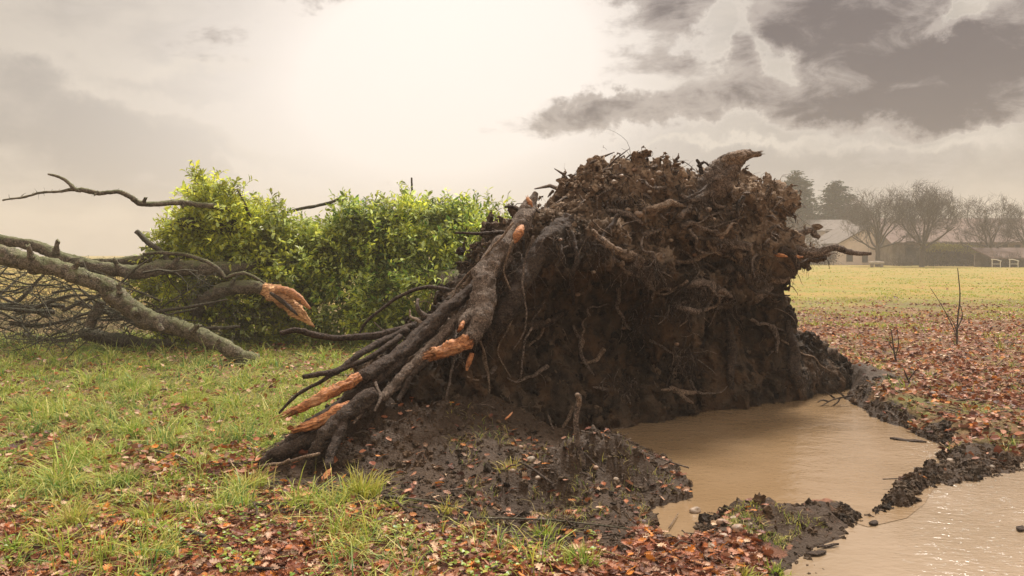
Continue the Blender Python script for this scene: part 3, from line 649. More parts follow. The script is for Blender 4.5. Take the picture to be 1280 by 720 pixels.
root([(500, 420, 6.7, 4), (462, 446, 6.5, 3.5), (430, 462, 6.4, 3), (400, 477, 6.3, 2.5), (372, 493, 6.25, 2.2), (348, 516, 6.2, 1.6)], m='dark_root', seed=17., sides=8)
root([(560, 362, 7.2, 2.5), (532, 357, 7.3, 2.5), (505, 368, 7.3, 2.3), (478, 385, 7.3, 2), (455, 405, 7.3, 1.8), (446, 420, 7.3, 1.2)], m='dark_root', seed=18., sides=7)
root([(640, 292, 7.6, 3), (618, 289, 7.5, 2.6), (596, 291, 7.4, 2), (570, 289, 7.4, 1.6)], m='dark_root', seed=19., sides=7, label='thin dead root poking out in front of the leaves')
root([(655, 268, 7.5, 3), (642, 259, 7.45, 2.2), (632, 259, 7.4, 1.5)], m='dark_root', seed=20., sides=7)
root([(664, 275, 7.5, 2.5), (668, 262, 7.45, 2.), (676, 266, 7.4, 1.3)], m='dark_root', seed=21., sides=7)
root([(640, 322, 7.2, 5), (604, 366, 6.95, 6), (560, 412, 6.7, 6), (522, 452, 6.5, 6.5), (486, 486, 6.3, 6), (455, 508, 6.15, 5)], m='root_bark', seed=120., rough=.3, wob=.04)
root([(610, 372, 6.9, 3.5), (588, 410, 6.7, 4), (552, 440, 6.6, 4), (520, 470, 6.45, 4), (500, 500, 6.3, 3)], m='dark_root', seed=121., sides=10, wob=.05)
root([(455, 500, 6.05, 2.5), (452, 515, 5.98, 2.5), (442, 530, 5.9, 1.6)], m='root_bark', seed=122., sides=7, name='rootlet'); root([(470, 478, 6.15, 2), (476, 496, 6.05, 2.2), (468, 512, 5.98, 1.4)], m='root_bark', seed=123., sides=7, name='rootlet')
# the toe of roots at the lower left
root([(470, 492, 6.1, 10), (432, 520, 5.95, 11), (405, 545, 5.85, 10), (392, 570, 5.8, 9), (380, 592, 5.75, 6)], m='dark_root', seed=22., rough=.3)
root([(430, 530, 5.9, 7), (415, 560, 5.75, 6), (408, 585, 5.65, 5)], m='dark_root', seed=23.)
root([(400, 545, 6.0, 8), (365, 560, 5.9, 9), (340, 572, 5.85, 9), (322, 590, 5.8, 7)], m='dark_root', seed=24., rough=.3)
root([(352, 580, 5.75, 2), (375, 572, 5.7, 2.4), (398, 566, 5.7, 2)], m='pale_root', seed=25., sides=7, name='rootlet'); root([(325, 584, 5.75, 2), (350, 580, 5.72, 2.2), (362, 574, 5.7, 1.5)], m='pale_root', seed=25.5, sides=7, name='rootlet')
# crown of the plate
tk = root([(856, 272, 8.4, 15), (878, 248, 8.35, 21), (896, 226, 8.3, 20), (910, 208, 8.3, 16), (924, 198, 8.3, 11), (940, 192, 8.3, 6)], seed=26., rough=.3, ridges=.25, label='stout root stump standing up from the top of the plate', flat=.8)
e = [(902, 203, 8.2, 7), (916, 196, 8.2, 8), (930, 193, 8.22, 7), (946, 192, 8.25, 3)]
root(e, name='broken_end', m='pale_root', parent=tk, seed=27., jag=.06, ridges=.3); splinters(e, 10, .07, .009, 9, tk, 'pale_root')
root([(877, 218, 8.4, 3), (876, 207, 8.4, 2.5), (872, 199, 8.4, 1.6)], name='rootlet', m='dark_root', seed=28., sides=7)
root([(872, 208, 8.4, 2), (880, 203, 8.4, 1.5), (886, 208, 8.4, 1)], name='rootlet', m='dark_root', seed=28.4, sides=7)
root([(948, 285, 8.9, 3.5), (952, 275, 8.9, 3.2), (953, 267, 8.9, 2.2)], name='rootlet', m='dark_root', seed=29., sides=8)
root([(956, 288, 8.9, 3.5), (965, 277, 8.9, 3.8), (968, 270, 8.9, 2.8), (971, 266, 8.9, 1.6)], name='rootlet', m='dark_root', seed=30., sides=8)
# roots reaching out over the field
root([(948, 306, 9.0, 8), (968, 299, 9.0, 6), (984, 293, 9.0, 4.5), (1001, 290, 9.0, 3.8), (1013, 287, 9.0, 4), (1017, 292, 9.0, 4), (1023, 296, 9.0, 3)], seed=31., sides=10, label='short crooked root above the long one', rough=.3)
rb = root([(944, 306, 8.9, 14), (964, 308, 8.9, 11), (980, 311, 8.9, 8), (996, 312, 8.9, 6.5), (1012, 316, 8.9, 5.5), (1028, 314, 8.9, 5), (1046, 311, 8.9, 4.2), (1063, 315, 8.9, 3.4), (1089, 317, 8.9, 2)], seed=32., sides=12, label='long horizontal root pointing right over the field', rough=.32)
root([(984, 318, 8.8, 1), (994, 320, 8.78, 2.2), (1004, 321, 8.78, 1)], name='splinter', m='torn_wood', parent=rb, seed=33.)
root([(975, 312, 8.8, 6), (988, 318, 8.8, 5), (995, 328, 8.8, 4), (997, 338, 8.8, 2)], seed=34., sides=10, m='dark_root', label='curved root hanging down like a hook')
root([(966, 318, 8.7, 1), (974, 319, 8.68, 2.4), (984, 322, 8.7, 1)], name='splinter', m='torn_wood', seed=35.)
root([(985, 300, 8.95, 3), (995, 300, 8.93, 2), (1001, 309, 8.9, 1.4)], name='rootlet', m='dark_root', seed=36., sides=7)
root([(950, 352, 9.1, 6), (966, 350, 9.1, 5), (978, 352, 9.1, 3.5), (988, 348, 9.1, 2)], seed=37., sides=9, m='pale_root', rough=.3)
root([(940, 372, 9.0, 9), (955, 362, 9.1, 8), (966, 358, 9.1, 5)], seed=38., sides=9, rough=.3)
root([(975, 400, 9.6, 8), (988, 420, 9.9, 9), (1010, 444, 10.0, 9), (1032, 456, 10.05, 8), (1052, 466, 10.1, 5)], seed=39., m='dark_root', label='thick root sloping down to the bank on the right', rough=.25)
root([(1020, 440, 10.1, 5), (1038, 440, 10.1, 5), (1047, 440, 10.1, 4)], seed=40., m='root_bark', sides=9)
# roots clinging to the face
onroot([(742, 287, 4), (750, 298, 5.5), (762, 307, 5), (776, 314, 5.5), (792, 318, 6.5), (806, 326, 5)], seed=41., m='pale_root', lift=.10, label='pale forked root high on the face')
onroot([(796, 318, 5), (806, 334, 6), (812, 350, 5), (818, 364, 3)], seed=42., m='root_bark', lift=.08)
onroot([(806, 262, 3.5), (822, 257, 4.5), (842, 252, 4), (856, 256, 3)], seed=43., m='pale_root', lift=.08)
onroot([(848, 240, 3.5), (866, 246, 4), (884, 240, 4), (900, 236, 3)], seed=44., m='root_bark', lift=.08)
onroot([(640, 412, 4), (666, 408, 5), (690, 402, 4.5), (706, 394, 3)], seed=45., m='dark_root', lift=.06)
onroot([(716, 404, 2.2), (722, 424, 2.6), (727, 448, 2.4), (738, 463, 2), (748, 474, 1.4)], seed=46., m='root_bark', lift=.06, sides=8, name='rootlet')
onroot([(714, 508, 2.2), (708, 526, 2.5), (701, 548, 2)], seed=47., m='pale_root', lift=.12, sides=8, name='rootlet')
onroot([(826, 485, 2.5), (842, 487, 3.5), (856, 491, 4), (880, 493, 2)], seed=48., m='pale_root', lift=.12, sides=8)
onroot([(850, 492, 3), (858, 499, 3), (866, 506, 1.5)], seed=49., m='pale_root', lift=.12, sides=8, name='rootlet')
onroot([(846, 384, 3), (868, 392, 4), (890, 388, 3)], seed=50., m='root_bark', lift=.06)
onroot([(858, 362, 4), (872, 358, 6), (896, 362, 6), (912, 372, 4)], seed=51., m='root_bark', lift=.07)
onroot([(716, 290, 3), (724, 320, 3.5), (716, 350, 3), (720, 385, 2.2)], seed=52., m='dark_root', lift=.05)
onroot([(890, 300, 5), (915, 305, 7), (940, 306, 8)], seed=53., m='root_bark', lift=.06)
onroot([(760, 262, 3), (780, 270, 4), (800, 282, 3)], seed=54., m='root_bark', lift=.07)
onroot([(905, 395, 5), (915, 430, 6), (912, 470, 5), (920, 500, 4)], seed=55., m='dark_root', lift=.04)
onroot([(985, 400, 6), (992, 430, 7), (990, 465, 7), (996, 485, 5)], seed=56., m='dark_root', lift=.05)
for i, pts in enumerate([[(640, 300), (630, 340), (640, 390), (625, 430), (640, 470)], [(660, 300), (650, 350), (655, 400), (640, 440)], [(600, 430), (606, 460), (612, 500)], [(567, 440), (562, 480), (556, 510)],
        [(640, 280), (600, 330), (568, 366), (545, 400)], [(578, 380), (566, 410), (572, 440), (560, 470)], [(618, 412), (600, 445), (610, 480)], [(664, 412), (650, 440), (652, 480)]]):
    root([(x+1, y, min(surfY(x, y, .05), 6.95), 1.6-.22*k) for k, (x, y) in enumerate(pts)], name='rootlet', m='root_bark' if i % 2 else 'pale_root', seed=60.+i, sides=6, wob=.05)

# a tangle of snapped roots crossing the brow and the left slope, each a part
def tangle_roots():
    rg = np.random.default_rng(202)
    for k in range(105):
        if k % 5 in (1, 3) and k < 70: continue
        if k < 70: x, y = rg.uniform(730, 940), rg.uniform(232, 372)
        elif k < 92: x, y = rg.uniform(520, 700), rg.uniform(300, 470); y = max(y, 505-(x-400)*.78+10)
        else: x, y = rg.uniform(700, 980), rg.uniform(380, 490)
        a = rg.uniform(0, 6.283) if k >= 92 or k < 70 else rg.normal(2.3, .5); n = rg.integers(4, 7); st = rg.uniform(7, 16); r0 = rg.gamma(2.2, .8)+.9; pts = []; Y = surfY(x, y)
        for j in range(n):
            Y = Y*.35+surfY(x, y, 0.0, Y)*.65; out_ = .02+.10*(j/(n-1))**2*rg.uniform(0, 1.5) if k % 2 else .015; pts.append((x, y, Y-out_, r0*(1-.62*j/(n-1)))); a += rg.normal()*.45; x += math.cos(a)*st; y += math.sin(a)*st*.8+1.2
        root(pts, m=('root_bark', 'dark_root', 'pale_root', 'root_bark')[k % 4], seed=300.+k, sides=9, rough=.36, wob=.05, per=5, jag=.015 if r0 > 2.5 else 0.)
tangle_roots()
# fine fibrous roots over the whole face (thousands: one stuff part), and soil crumbs
def make_hairs():
    rg = np.random.default_rng(11); M = 5200; N = 7
    z = PW[FRONT][:, 2]; s = PS[FRONT][:, 0]; w = .25+1.6*ss(z, .9, 1.9)+.8*ss(s, 2.5, 4.5)*(z > .7); w *= (z > .1); i = rg.choice(FRONT, M, p=w/w.sum())
    P0 = PW[i]; n = PN[i]; t = rg.normal(size=(M, 3)); t -= n*np.einsum('ij,ij->i', t, n)[:, None]; t /= np.linalg.norm(t, axis=1)[:, None]
    ln = rg.gamma(2.2, .055, M)*(1+.0*z[0]); R0 = rg.gamma(2., .0012, M)+.0013
    P = np.zeros((M, N, 3)); P[:, 0] = P0-n*.01; d = t*.75+n*.75+np.array([0, 0, -.15])
    wig = rg.normal(size=(M, 3))*.5
    for k in range(1, N):
        d = d+rg.normal(size=(M, 3))*.33+wig*.15+np.array([0, 0, -.26]); d /= np.linalg.norm(d, axis=1)[:, None]; P[:, k] = P[:, k-1]+d*(ln/(N-1))[:, None]
    R = R0[:, None]*np.linspace(1, .35, N)[None]
    for nm, sel, m in (('root_fibres', np.arange(M) % 3 == 0, 'pale_root'), ('root_fibres', np.arange(M) % 3 > 0, 'dark_root')):
        V, Q = tubes(P[sel], R[sel], 3); build(nm, V, Q, m, parent=TREE, kind='stuff')
    # chunky shreds along the brow: short flat bark-like pieces
    a = Acc(); M = 1500; w2 = ss(z, 1.2, 1.8)*ss(s, 2.2, 3.4); i = rg.choice(FRONT, M, p=w2/w2.sum()); nn_ = PN[i]
    t = rg.normal(size=(M, 3)); t[:, 2] *= .6; t += nn_*.5; t /= np.linalg.norm(t, axis=1)[:, None]; L = rg.gamma(2.5, .035, M)
    P = np.stack([PW[i]-nn_*.02, PW[i]+t*L[:, None]*.5+rg.normal(size=(M, 3))*.012, PW[i]+t*L[:, None]+rg.normal(size=(M, 3))*.02-np.array([0, 0, .015])], 1)
    R = (rg.gamma(2.5, .0035, M)+.003)[:, None]*np.array([1, .8, .25])[None]; V, Q = tubes(P, R, 4); build('root_shreds', V, Q, 'root_bark', parent=TREE, kind='stuff')
make_hairs()
def frayed():
    rg = np.random.default_rng(44); PP = []; RR = []
    for (px, py, w, hgt, n, ln) in [(812, 335, 22, 14, 130, .30), (746, 305, 16, 12, 90, .22), (800, 400, 22, 22, 90, .34), (868, 362, 26, 10, 120, .2), (905, 378, 18, 12, 90, .22), (858, 450, 16, 20, 110, .34), (846, 380, 20, 14, 80, .26), (950, 345, 14, 8, 60, .16),
                                    (700, 300, 20, 14, 40, .3), (640, 320, 26, 30, 80, .4), (600, 400, 30, 30, 60, .4), (560, 440, 20, 20, 60, .3), (775, 250, 26, 14, 90, .16), (880, 250, 26, 14, 90, .18), (926, 320, 20, 8, 90, .2), (1010, 470, 24, 12, 70, .2), (780, 480, 30, 20, 70, .25)]:
        for i in range(n):
            x, y = px+rg.normal()*w*.5, py+rg.normal()*hgt*.5; Y = surfY(x, y, rg.uniform(-.02, .06)); p = at(x, y, Y); d = np.array([rg.normal()*.5, -.5+rg.normal()*.4, -.2+rg.normal()*.5]); P = [p]
            L = .62*ln*rg.gamma(3, .33)
            for k in range(6): d = d+rg.normal(size=3)*.33+np.array([0, .04, -.3]); d /= np.linalg.norm(d); P.append(P[-1]+d*L/6)
            PP.append(P); RR.append(np.linspace(1, .3, 7)*(rg.gamma(2, .0016)+.0016))
    PP = np.array(PP); RR = np.array(RR)
    for k, m in ((0, 'root_bark'), (1, 'dark_root')):
        sel = (np.arange(len(PP)) % 3 == 0) == (k == 0); V, Q = tubes(PP[sel], RR[sel], 4); build('frayed_roots', V, Q, m, parent=TREE, kind='stuff')
frayed()
def lumps(idxP, N, size, rg, base=ICO1, bf=ICOF1, rough=.35):
    M = len(idxP); V = np.broadcast_to(base, (M,)+base.shape).copy(); sc = size[:, None, None]*rg.uniform(.6, 1.2, (M, 1, 3)); V = V*sc
    th = rg.uniform(0, 6.28, M); c, s = np.cos(th)[:, None], np.sin(th)[:, None]; x = V[..., 0]*c-V[..., 1]*s; y = V[..., 0]*s+V[..., 1]*c; V[..., 0] = x; V[..., 1] = y
    V *= (1+rg.uniform(-rough, rough, (M, base.shape[0], 1))); V += (idxP+N*size[:, None]*.25)[:, None, :]
    Ff = (np.arange(M)*len(base))[:, None, None]+bf[None]; return V.reshape(-1, 3), Ff.reshape(-1, 3)
def make_crumbs():
    rg = np.random.default_rng(5); z = PW[FRONT][:, 2]; i = rg.choice(FRONT, 5200); sz = rg.gamma(2, .007, 5200)+.005
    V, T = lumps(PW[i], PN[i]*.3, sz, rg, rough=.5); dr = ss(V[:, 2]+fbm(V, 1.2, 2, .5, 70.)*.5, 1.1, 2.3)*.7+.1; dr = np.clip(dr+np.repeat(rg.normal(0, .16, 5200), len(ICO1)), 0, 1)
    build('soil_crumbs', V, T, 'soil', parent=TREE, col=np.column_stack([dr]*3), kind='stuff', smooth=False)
make_crumbs()
def stone(P, r, seed, parent=None, name='stone', m='stone', sq=(1, .8, .65), **kw):
    rg = np.random.default_rng(int(seed)); V = ICO2*np.array(sq)*(1+.22*fbm(ICO2+seed, 1.1, 2, .5, seed))[:, None]*r; th = rg.uniform(0, 6.28); c, s = math.cos(th), math.sin(th)
    V = np.column_stack([V[:, 0]*c-V[:, 1]*s, V[:, 0]*s+V[:, 1]*c, V[:, 2]])+P; return build(name, V, ICOF2, m, parent=parent, **kw)
for k, (x, y, r) in enumerate([(793, 212, 4), (777, 220, 3.5), (768, 228, 5), (785, 262, 4), (798, 268, 7), (812, 240, 3.5), (836, 268, 3), (912, 283, 4.5), (885, 262, 5), (894, 258, 4), (891, 274, 4), (902, 296, 4),
        (722, 368, 4), (655, 538, 4), (760, 300, 3), (742, 340, 3.5), (838, 300, 4), (868, 318, 3.5), (930, 318, 3.5), (700, 300, 3), (575, 545, 3.5), (780, 410, 3), (846, 430, 3.2), (636, 530, 4.5), (815, 225, 3), (856, 226, 4), (824, 216, 4)]):
    Y = surfY(x, y, .0); stone(at(x, y, Y), r*Y/F, 100+k, parent=TREE)

# ------------------------------------------------------------------ boughs of the fallen crown
B = []
def bough(pts, m='bough_bark', name='branch', **kw):
    B.append(pxpath(pts)); return root(pts, name=name, m=m, **kw)
bough([(-160, 260, 11.0, 13.6), (-60, 300, 11.0, 12.8), (0, 318, 11.1, 11.9), (50, 333, 11.2, 11.0), (108, 347, 11.25, 10.6), (142, 370, 11.3, 11.0), (171, 391, 11.3, 11.5), (208, 405, 11.3, 10.6), (250, 420, 11.2, 9.3), (292, 438, 11.15, 8.9), (320, 453, 11.1, 7.6)], label='thick mossy bough slanting down to rest on the grass', seed=80., wob=.06, sides=18, rough=.26)
b1 = [o for o in bpy.data.objects if o.name.startswith('branch')][-1]
e = [(168, 388, 11.2, 4), (169, 391, 11.14, 5), (170, 392, 11.12, 4)]
root(e, name='knot', m='bough_bark', parent=b1, seed=81.)
bough([(-40, 296, 12.2, 6), (8, 300, 12.2, 6), (50, 309, 12.2, 7), (83, 325, 12.2, 8), (121, 334, 12.3, 8), (167, 340, 12.4, 8.5), (200, 335, 12.6, 9), (233, 333, 12.8, 9.5), (271, 338, 13.0, 9), (308, 334, 13.3, 9), (340, 322, 13.8, 8), (380, 312, 14.6, 7)], label='long grey bough bending through the leaves', seed=82., wob=.03)
bough([(90, 330, 12.6, 4), (121, 328, 12.7, 5), (167, 326, 12.9, 5.5), (200, 320, 13.1, 6), (250, 316, 13.5, 6)], seed=83.)
top = bough([(4, 251, 12.0, 1.08), (30, 246, 12.0, 1.30), (50, 242, 12.0, 1.58), (70, 240, 12.0, 1.58), (88, 237, 12.0, 2.16), (105, 238, 12.05, 2.88), (123, 242, 12.1, 2.88), (136, 241, 12.1, 2.59), (150, 240, 12.15, 2.88), (163, 246, 12.2, 3.24), (175, 254, 12.3, 3.60), (195, 255, 12.4, 3.46), (217, 253, 12.6, 3.60), (245, 256, 12.8, 3.60), (267, 257, 13.0, 3.60), (300, 264, 13.6, 2.88)], label='long bare branch reaching left against the sky', seed=84., sides=9, wob=.02)
root([(60, 217, 12.0, 1.2), (72, 220, 12.0, 1.8), (83, 226, 12.0, 2.2), (92, 235, 12.0, 2.6), (100, 238, 12.0, 2)], name='branch_fork', m='bough_bark', parent=top, seed=85., sides=7)
t = bough([(225, 425, 13.6, 9), (233, 405, 13.4, 9), (246, 386, 13.2, 9), (262, 372, 13.0, 9), (280, 362, 12.9, 8.5), (308, 358, 12.8, 8), (330, 361, 12.7, 8)], label='arched mossy limb ending in a long torn orange splinter', seed=86.)
def torn():
    # flat split wedge with grooves
    P, R = pxpath([(328, 361, 12.68, 6), (342, 367, 12.6, 7.5), (356, 376, 12.55, 8), (370, 388, 12.5, 6.5), (382, 399, 12.5, 4), (393, 409, 12.5, .6)])
    V, Q, T = thick(P, R*.42, sides=26, per=8, rough=.10, seed=87., flat=2.6, ridges=.7); build('torn_end', V, [Q, T], 'split_wood', parent=t, label='long orange splinter of split wood')
    V, Q, T = thick(*pxpath([(338, 366, 12.5, 2), (352, 376, 12.45, 3.2), (366, 388, 12.42, 2.4), (372, 394, 12.42, 1)]), sides=6, seed=88.); build('split_shard', V, [Q, T], 'dark_root', parent=t)
    V, Q, T = thick(*pxpath([(345, 362, 12.5, 3), (360, 364, 12.45, 3.5), (374, 373, 12.42, 3), (388, 386, 12.4, 1)]), sides=9, seed=89., flat=1.6); build('split_shard', V, [Q, T], 'torn_wood', parent=t)
torn()
bough([(215, 286, 13.2, 5), (233, 280, 13.3, 8), (267, 284, 13.4, 8), (300, 282, 13.6, 7), (321, 289, 13.8, 7)], seed=90., m='twig_bark')
bough([(100, 415, 12.8, 5), (110, 418, 12.8, 8), (137, 423, 12.8, 8), (187, 432, 12.8, 8), (217, 430, 12.8, 6)], seed=91., m='twig_bark', label='short dark log lying under the boughs')
bough([(128, 376, 12.4, 6), (120, 392, 12.4, 6.5), (112, 408, 12.4, 6)], seed=92.)
bough([(179, 317, 12.5, 2), (205, 316, 12.5, 2.2), (233, 318, 12.5, 2.4), (258, 327, 12.5, 2.4), (274, 338, 12.5, 2.4), (283, 348, 12.5, 2)], seed=93., sides=7)
bough([(283, 348, 12.5, 2), (292, 343, 12.5, 2), (305, 342, 12.5, 2), (318, 347, 12.5, 1.8), (330, 354, 12.5, 1.4)], seed=94., sides=7)
bough([(170, 289, 12.8, 3), (184, 303, 12.8, 3.5), (200, 314, 12.8, 3.5), (215, 330, 12.8, 3)], seed=95., sides=8, m='twig_bark')
bough([(515, 262, 14.5, 1.5), (515, 240, 14.5, 1.4), (514.5, 222, 14.5, 1.1)], seed=96., sides=7, m='twig_bark', label='thin bare stub poking up above the leaves', wob=0)
bough([(296, 238, 13.2, 1), (306, 258, 13.3, 1.6), (318, 285, 13.4, 2)], seed=97., sides=6, m='twig_bark')
bough([(230, 405, 12.4, 2), (260, 410, 12.3, 2.4), (300, 408, 12.3, 2)], seed=98., sides=6, m='twig_bark')
bough([(350, 268, 14.5, 1.5), (380, 260, 14.5, 2), (410, 254, 14.5, 2), (424, 248, 14.4, 1.5), (430, 251, 14.3, 1)], seed=99., sides=7, m='twig_bark')
bough([(520, 350, 13.6, 9), (570, 352, 12.6, 16), (640, 370, 11.0, 26), (760, 350, 9.6, 34)], name='trunk', seed=79., label='main trunk hidden behind the plate and leaves', sides=20)
rgT = np.random.default_rng(21)
for (px, py, Y, r_, dx, dy, L_) in [(40, 322, 11.1, 4, -6, -22, 1), (92, 338, 11.2, 4.5, 14, -16, 1), (150, 366, 11.2, 4, -4, -16, 1), (196, 402, 11.15, 5, 10, 16, 1), (240, 414, 11.1, 4, 12, -12, 1), (276, 432, 11.1, 3.5, -6, -12, 1), (70, 316, 12.1, 4, 4, -20, 1), (150, 336, 12.3, 4, -12, -16, 1),
        (214, 333, 12.6, 4, 12, -14, 1), (180, 254, 12.3, 2.6, 4, -10, 1), (232, 253, 12.7, 2.6, -5, 9, 1), (123, 241, 12.1, 2, -8, 5, 1), (255, 376, 13.0, 4, -12, -10, 1), (290, 357, 12.8, 3.5, 5, -13, 1)]:
    root([(px, py, Y, r_*1.3), (px+dx*.3, py+dy*.3, Y-.02, r_*.85), (px+dx*.5, py+dy*.5, Y-.04, r_*.75), (px+dx*.7, py+dy*.7, Y-.05, r_*.7)], name='snapped_stub', m='bough_bark', seed=px*.13, sides=9, jag=.03)
def grow(start, d, ln, r, depth, out, rg, up=.0, spread=.7, minr=.003, kids=3, N=5, taper=.5, wig=.25):
    """recursive branching; out collects (path[N,3], radii[N], depth)"""
    P = [np.array(start, float)]; d = np.array(d, float)/np.linalg.norm(d); D = [d]
    for k in range(N-1):
        d = d+rg.normal(size=3)*wig+np.array([0, 0, up]); d /= np.linalg.norm(d); P.append(P[-1]+d*ln/(N-1)); D.append(d)
    R = np.linspace(r, r*taper, N); out.append((np.array(P), R, depth))
    if depth <= 0: return
    for c in range(kids):
        f = rg.uniform(.3, 1.0); k = min(int(f*(N-1)), N-2); t = f*(N-1)-k; p = P[k]*(1-t)+P[k+1]*t
        nd = D[k]+rg.normal(size=3)*spread; grow(p, nd, ln*rg.uniform(.5, .8), max(r*(1-f*(1-taper))*rg.uniform(.45, .7), minr), depth-1, out, rg, up, spread, minr, kids, N, taper, wig)
def twigs_of(boughs, n, ln, rr, depth, seed, kids=3, up=0.02, **kw):
    rg = np.random.default_rng(seed); out = []
    for _ in range(n):
        P, R = boughs[rg.integers(len(boughs))]; k = rg.integers(0, len(P)-1); t = rg.uniform(); p = P[k]*(1-t)+P[k+1]*t
        grow(p, rg.normal(size=3), ln*rg.uniform(.6, 1.4), rr*rg.uniform(.6, 1.3), depth, out, rg, up=up, kids=kids, **kw)
    return out
def emit(out, name, m, parent, sides=3, kind='stuff', **kw):
    P = np.array([o[0] for o in out]); R = np.array([o[1] for o in out]); V, Q = tubes(P, R, sides); return build(name, V, Q, m, parent=parent, kind=kind, **kw)
# the tangle of bare twigs on the left
def tangle():
    rg = np.random.default_rng(31); out = []
    for i in range(210):
        px = rg.uniform(-170, 250); py = rg.uniform(330, 428); Y = rg.uniform(11.6, 14.5); st = at(px, py, Y); st[2] = max(st[2], .05)
        d = np.array([rg.choice([-1, 1], p=[.72, .28])*rg.uniform(.5, 1), rg.normal()*.5, rg.uniform(-.45, .55)])
        grow(st, d, rg.uniform(.7, 1.6), rg.uniform(.006, .02), 3, out, rg, up=.0, spread=.75, kids=3, minr=.0028, wig=.27)
    for i in range(34):
        px = rg.uniform(120, 420); py = rg.uniform(375, 420); Y = rg.uniform(13.2, 14.2); st = at(px, py, Y); st[2] = max(st[2], .05)
        grow(st, [rg.normal(), rg.normal()*.3, rg.uniform(-.2, .6)], rg.uniform(.5, 1.1), rg.uniform(.005, .01), 2, out, rg, spread=.5, kids=3, minr=.0028, wig=.2)
    out += twigs_of(B[:3], 70, .4, .006, 1, 33, minr=.0028)
    out = [o for o in out if o[0][:, 2].max() < 1.55]
    for o in out: o[0][:, 2] = np.maximum(o[0][:, 2], .02)
    emit(out, 'bare_twigs', 'twig_bark', TREE)
    big = []
    for i in range(26):
        px = rg.uniform(-150, 200); py = rg.uniform(360, 420); Y = rg.uniform(11.8, 14); P = []; p = at(px, py, Y); d = np.array([rg.choice([-1, 1])*1., rg.normal()*.3, rg.uniform(-.1, .25)])
        for k in range(6): P.append(p.copy()); d = d+rg.normal(size=3)*.18; p = p+d/np.linalg.norm(d)*rg.uniform(.22, .34); p[2] = max(p[2], .06)
        V, Q, T = thick(P, np.linspace(rg.uniform(.025, .05), .012, 6), sides=7, per=4, seed=200.+i); build('branch', V, [Q, T], 'twig_bark', parent=TREE)
    # spurs on the bare branches
    out = twigs_of([B[3]], 60, .07, .004, 0, 35); out += twigs_of([B[0], B[1]], 120, .14, .005, 1, 36, kids=2); emit(out, 'spurs', 'twig_bark', TREE)
tangle()
# foliage
LSH = np.array([(0, 0, 0), (.42, .30, .10), (.42, -.30, .10), (.75, .22, .06), (.75, -.22, .06), (1, 0, -.05), (.45, 0, 0)])
LSF = np.array([(0, 2, 6), (0, 6, 1), (6, 2, 4), (6, 3, 1), (6, 4, 5), (6, 5, 3)])
def leafset(P, D, U, L, W, shape=LSH, faces=LSF, bend=0.0):
    """P base, D direction, U up-ish, L length, W width ratio"""
    D = D/np.linalg.norm(D, axis=1)[:, None]; Sd = np.cross(D, U); Sd /= np.linalg.norm(Sd, axis=1)[:, None]+1e-9; Nn = np.cross(Sd, D)
    V = P[:, None, :]+L[:, None, None]*(D[:, None, :]*shape[None, :, 0:1]+Sd[:, None, :]*shape[None, :, 1:2]*W[:, None, None]+Nn[:, None, :]*shape[None, :, 2:3])
    T = (np.arange(len(P))*len(shape))[:, None, None]+faces[None]; return V.reshape(-1, 3), T.reshape(-1, 3)
BL = [(285, 262, 13.7, .45, .5, .40), (312, 282, 13.8, .5, .6, .42), (335, 310, 13.9, .55, .6, .45), (360, 300, 14.2, .55, .6, .45), (345, 330, 14.0, .6, .6, .5), (210, 345, 13.4, .5, .5, .4), (262, 400, 13.6, .6, .6, .35), (262, 250, 13.6, .30, .5, .42), (250, 285, 13.8, .55, .6, .45), (300, 300, 14.0, .75, .8, .55), (225, 305, 13.6, .35, .5, .35), (340, 330, 14.2, .8, .8, .75), (392, 304, 14.6, .7, .8, .55), (440, 300, 14.8, .8, .8, .75),
      (490, 290, 14.6, .7, .7, .75), (540, 290, 14.2, .8, .8, .75), (590, 300, 13.6, .7, .7, .65), (630, 310, 13.2, .5, .6, .45), (400, 370, 14.2, .9, .8, .6), (470, 370, 14.0, .9, .8, .65), (540, 360, 13.4, .8, .8, .75), (300, 370, 13.9, .7, .7, .5),
      (240, 380, 14.2, .7, .6, .5), (600, 350, 12.8, .6, .6, .6), (350, 400, 14.6, .9, .7, .4), (440, 262, 14.7, .5, .5, .35), (570, 265, 13.9, .4, .4, .3), (500, 262, 14.4, .4, .4, .35), (320, 275, 14, .4, .4, .3), (500, 400, 13.5, .7, .6, .4)]
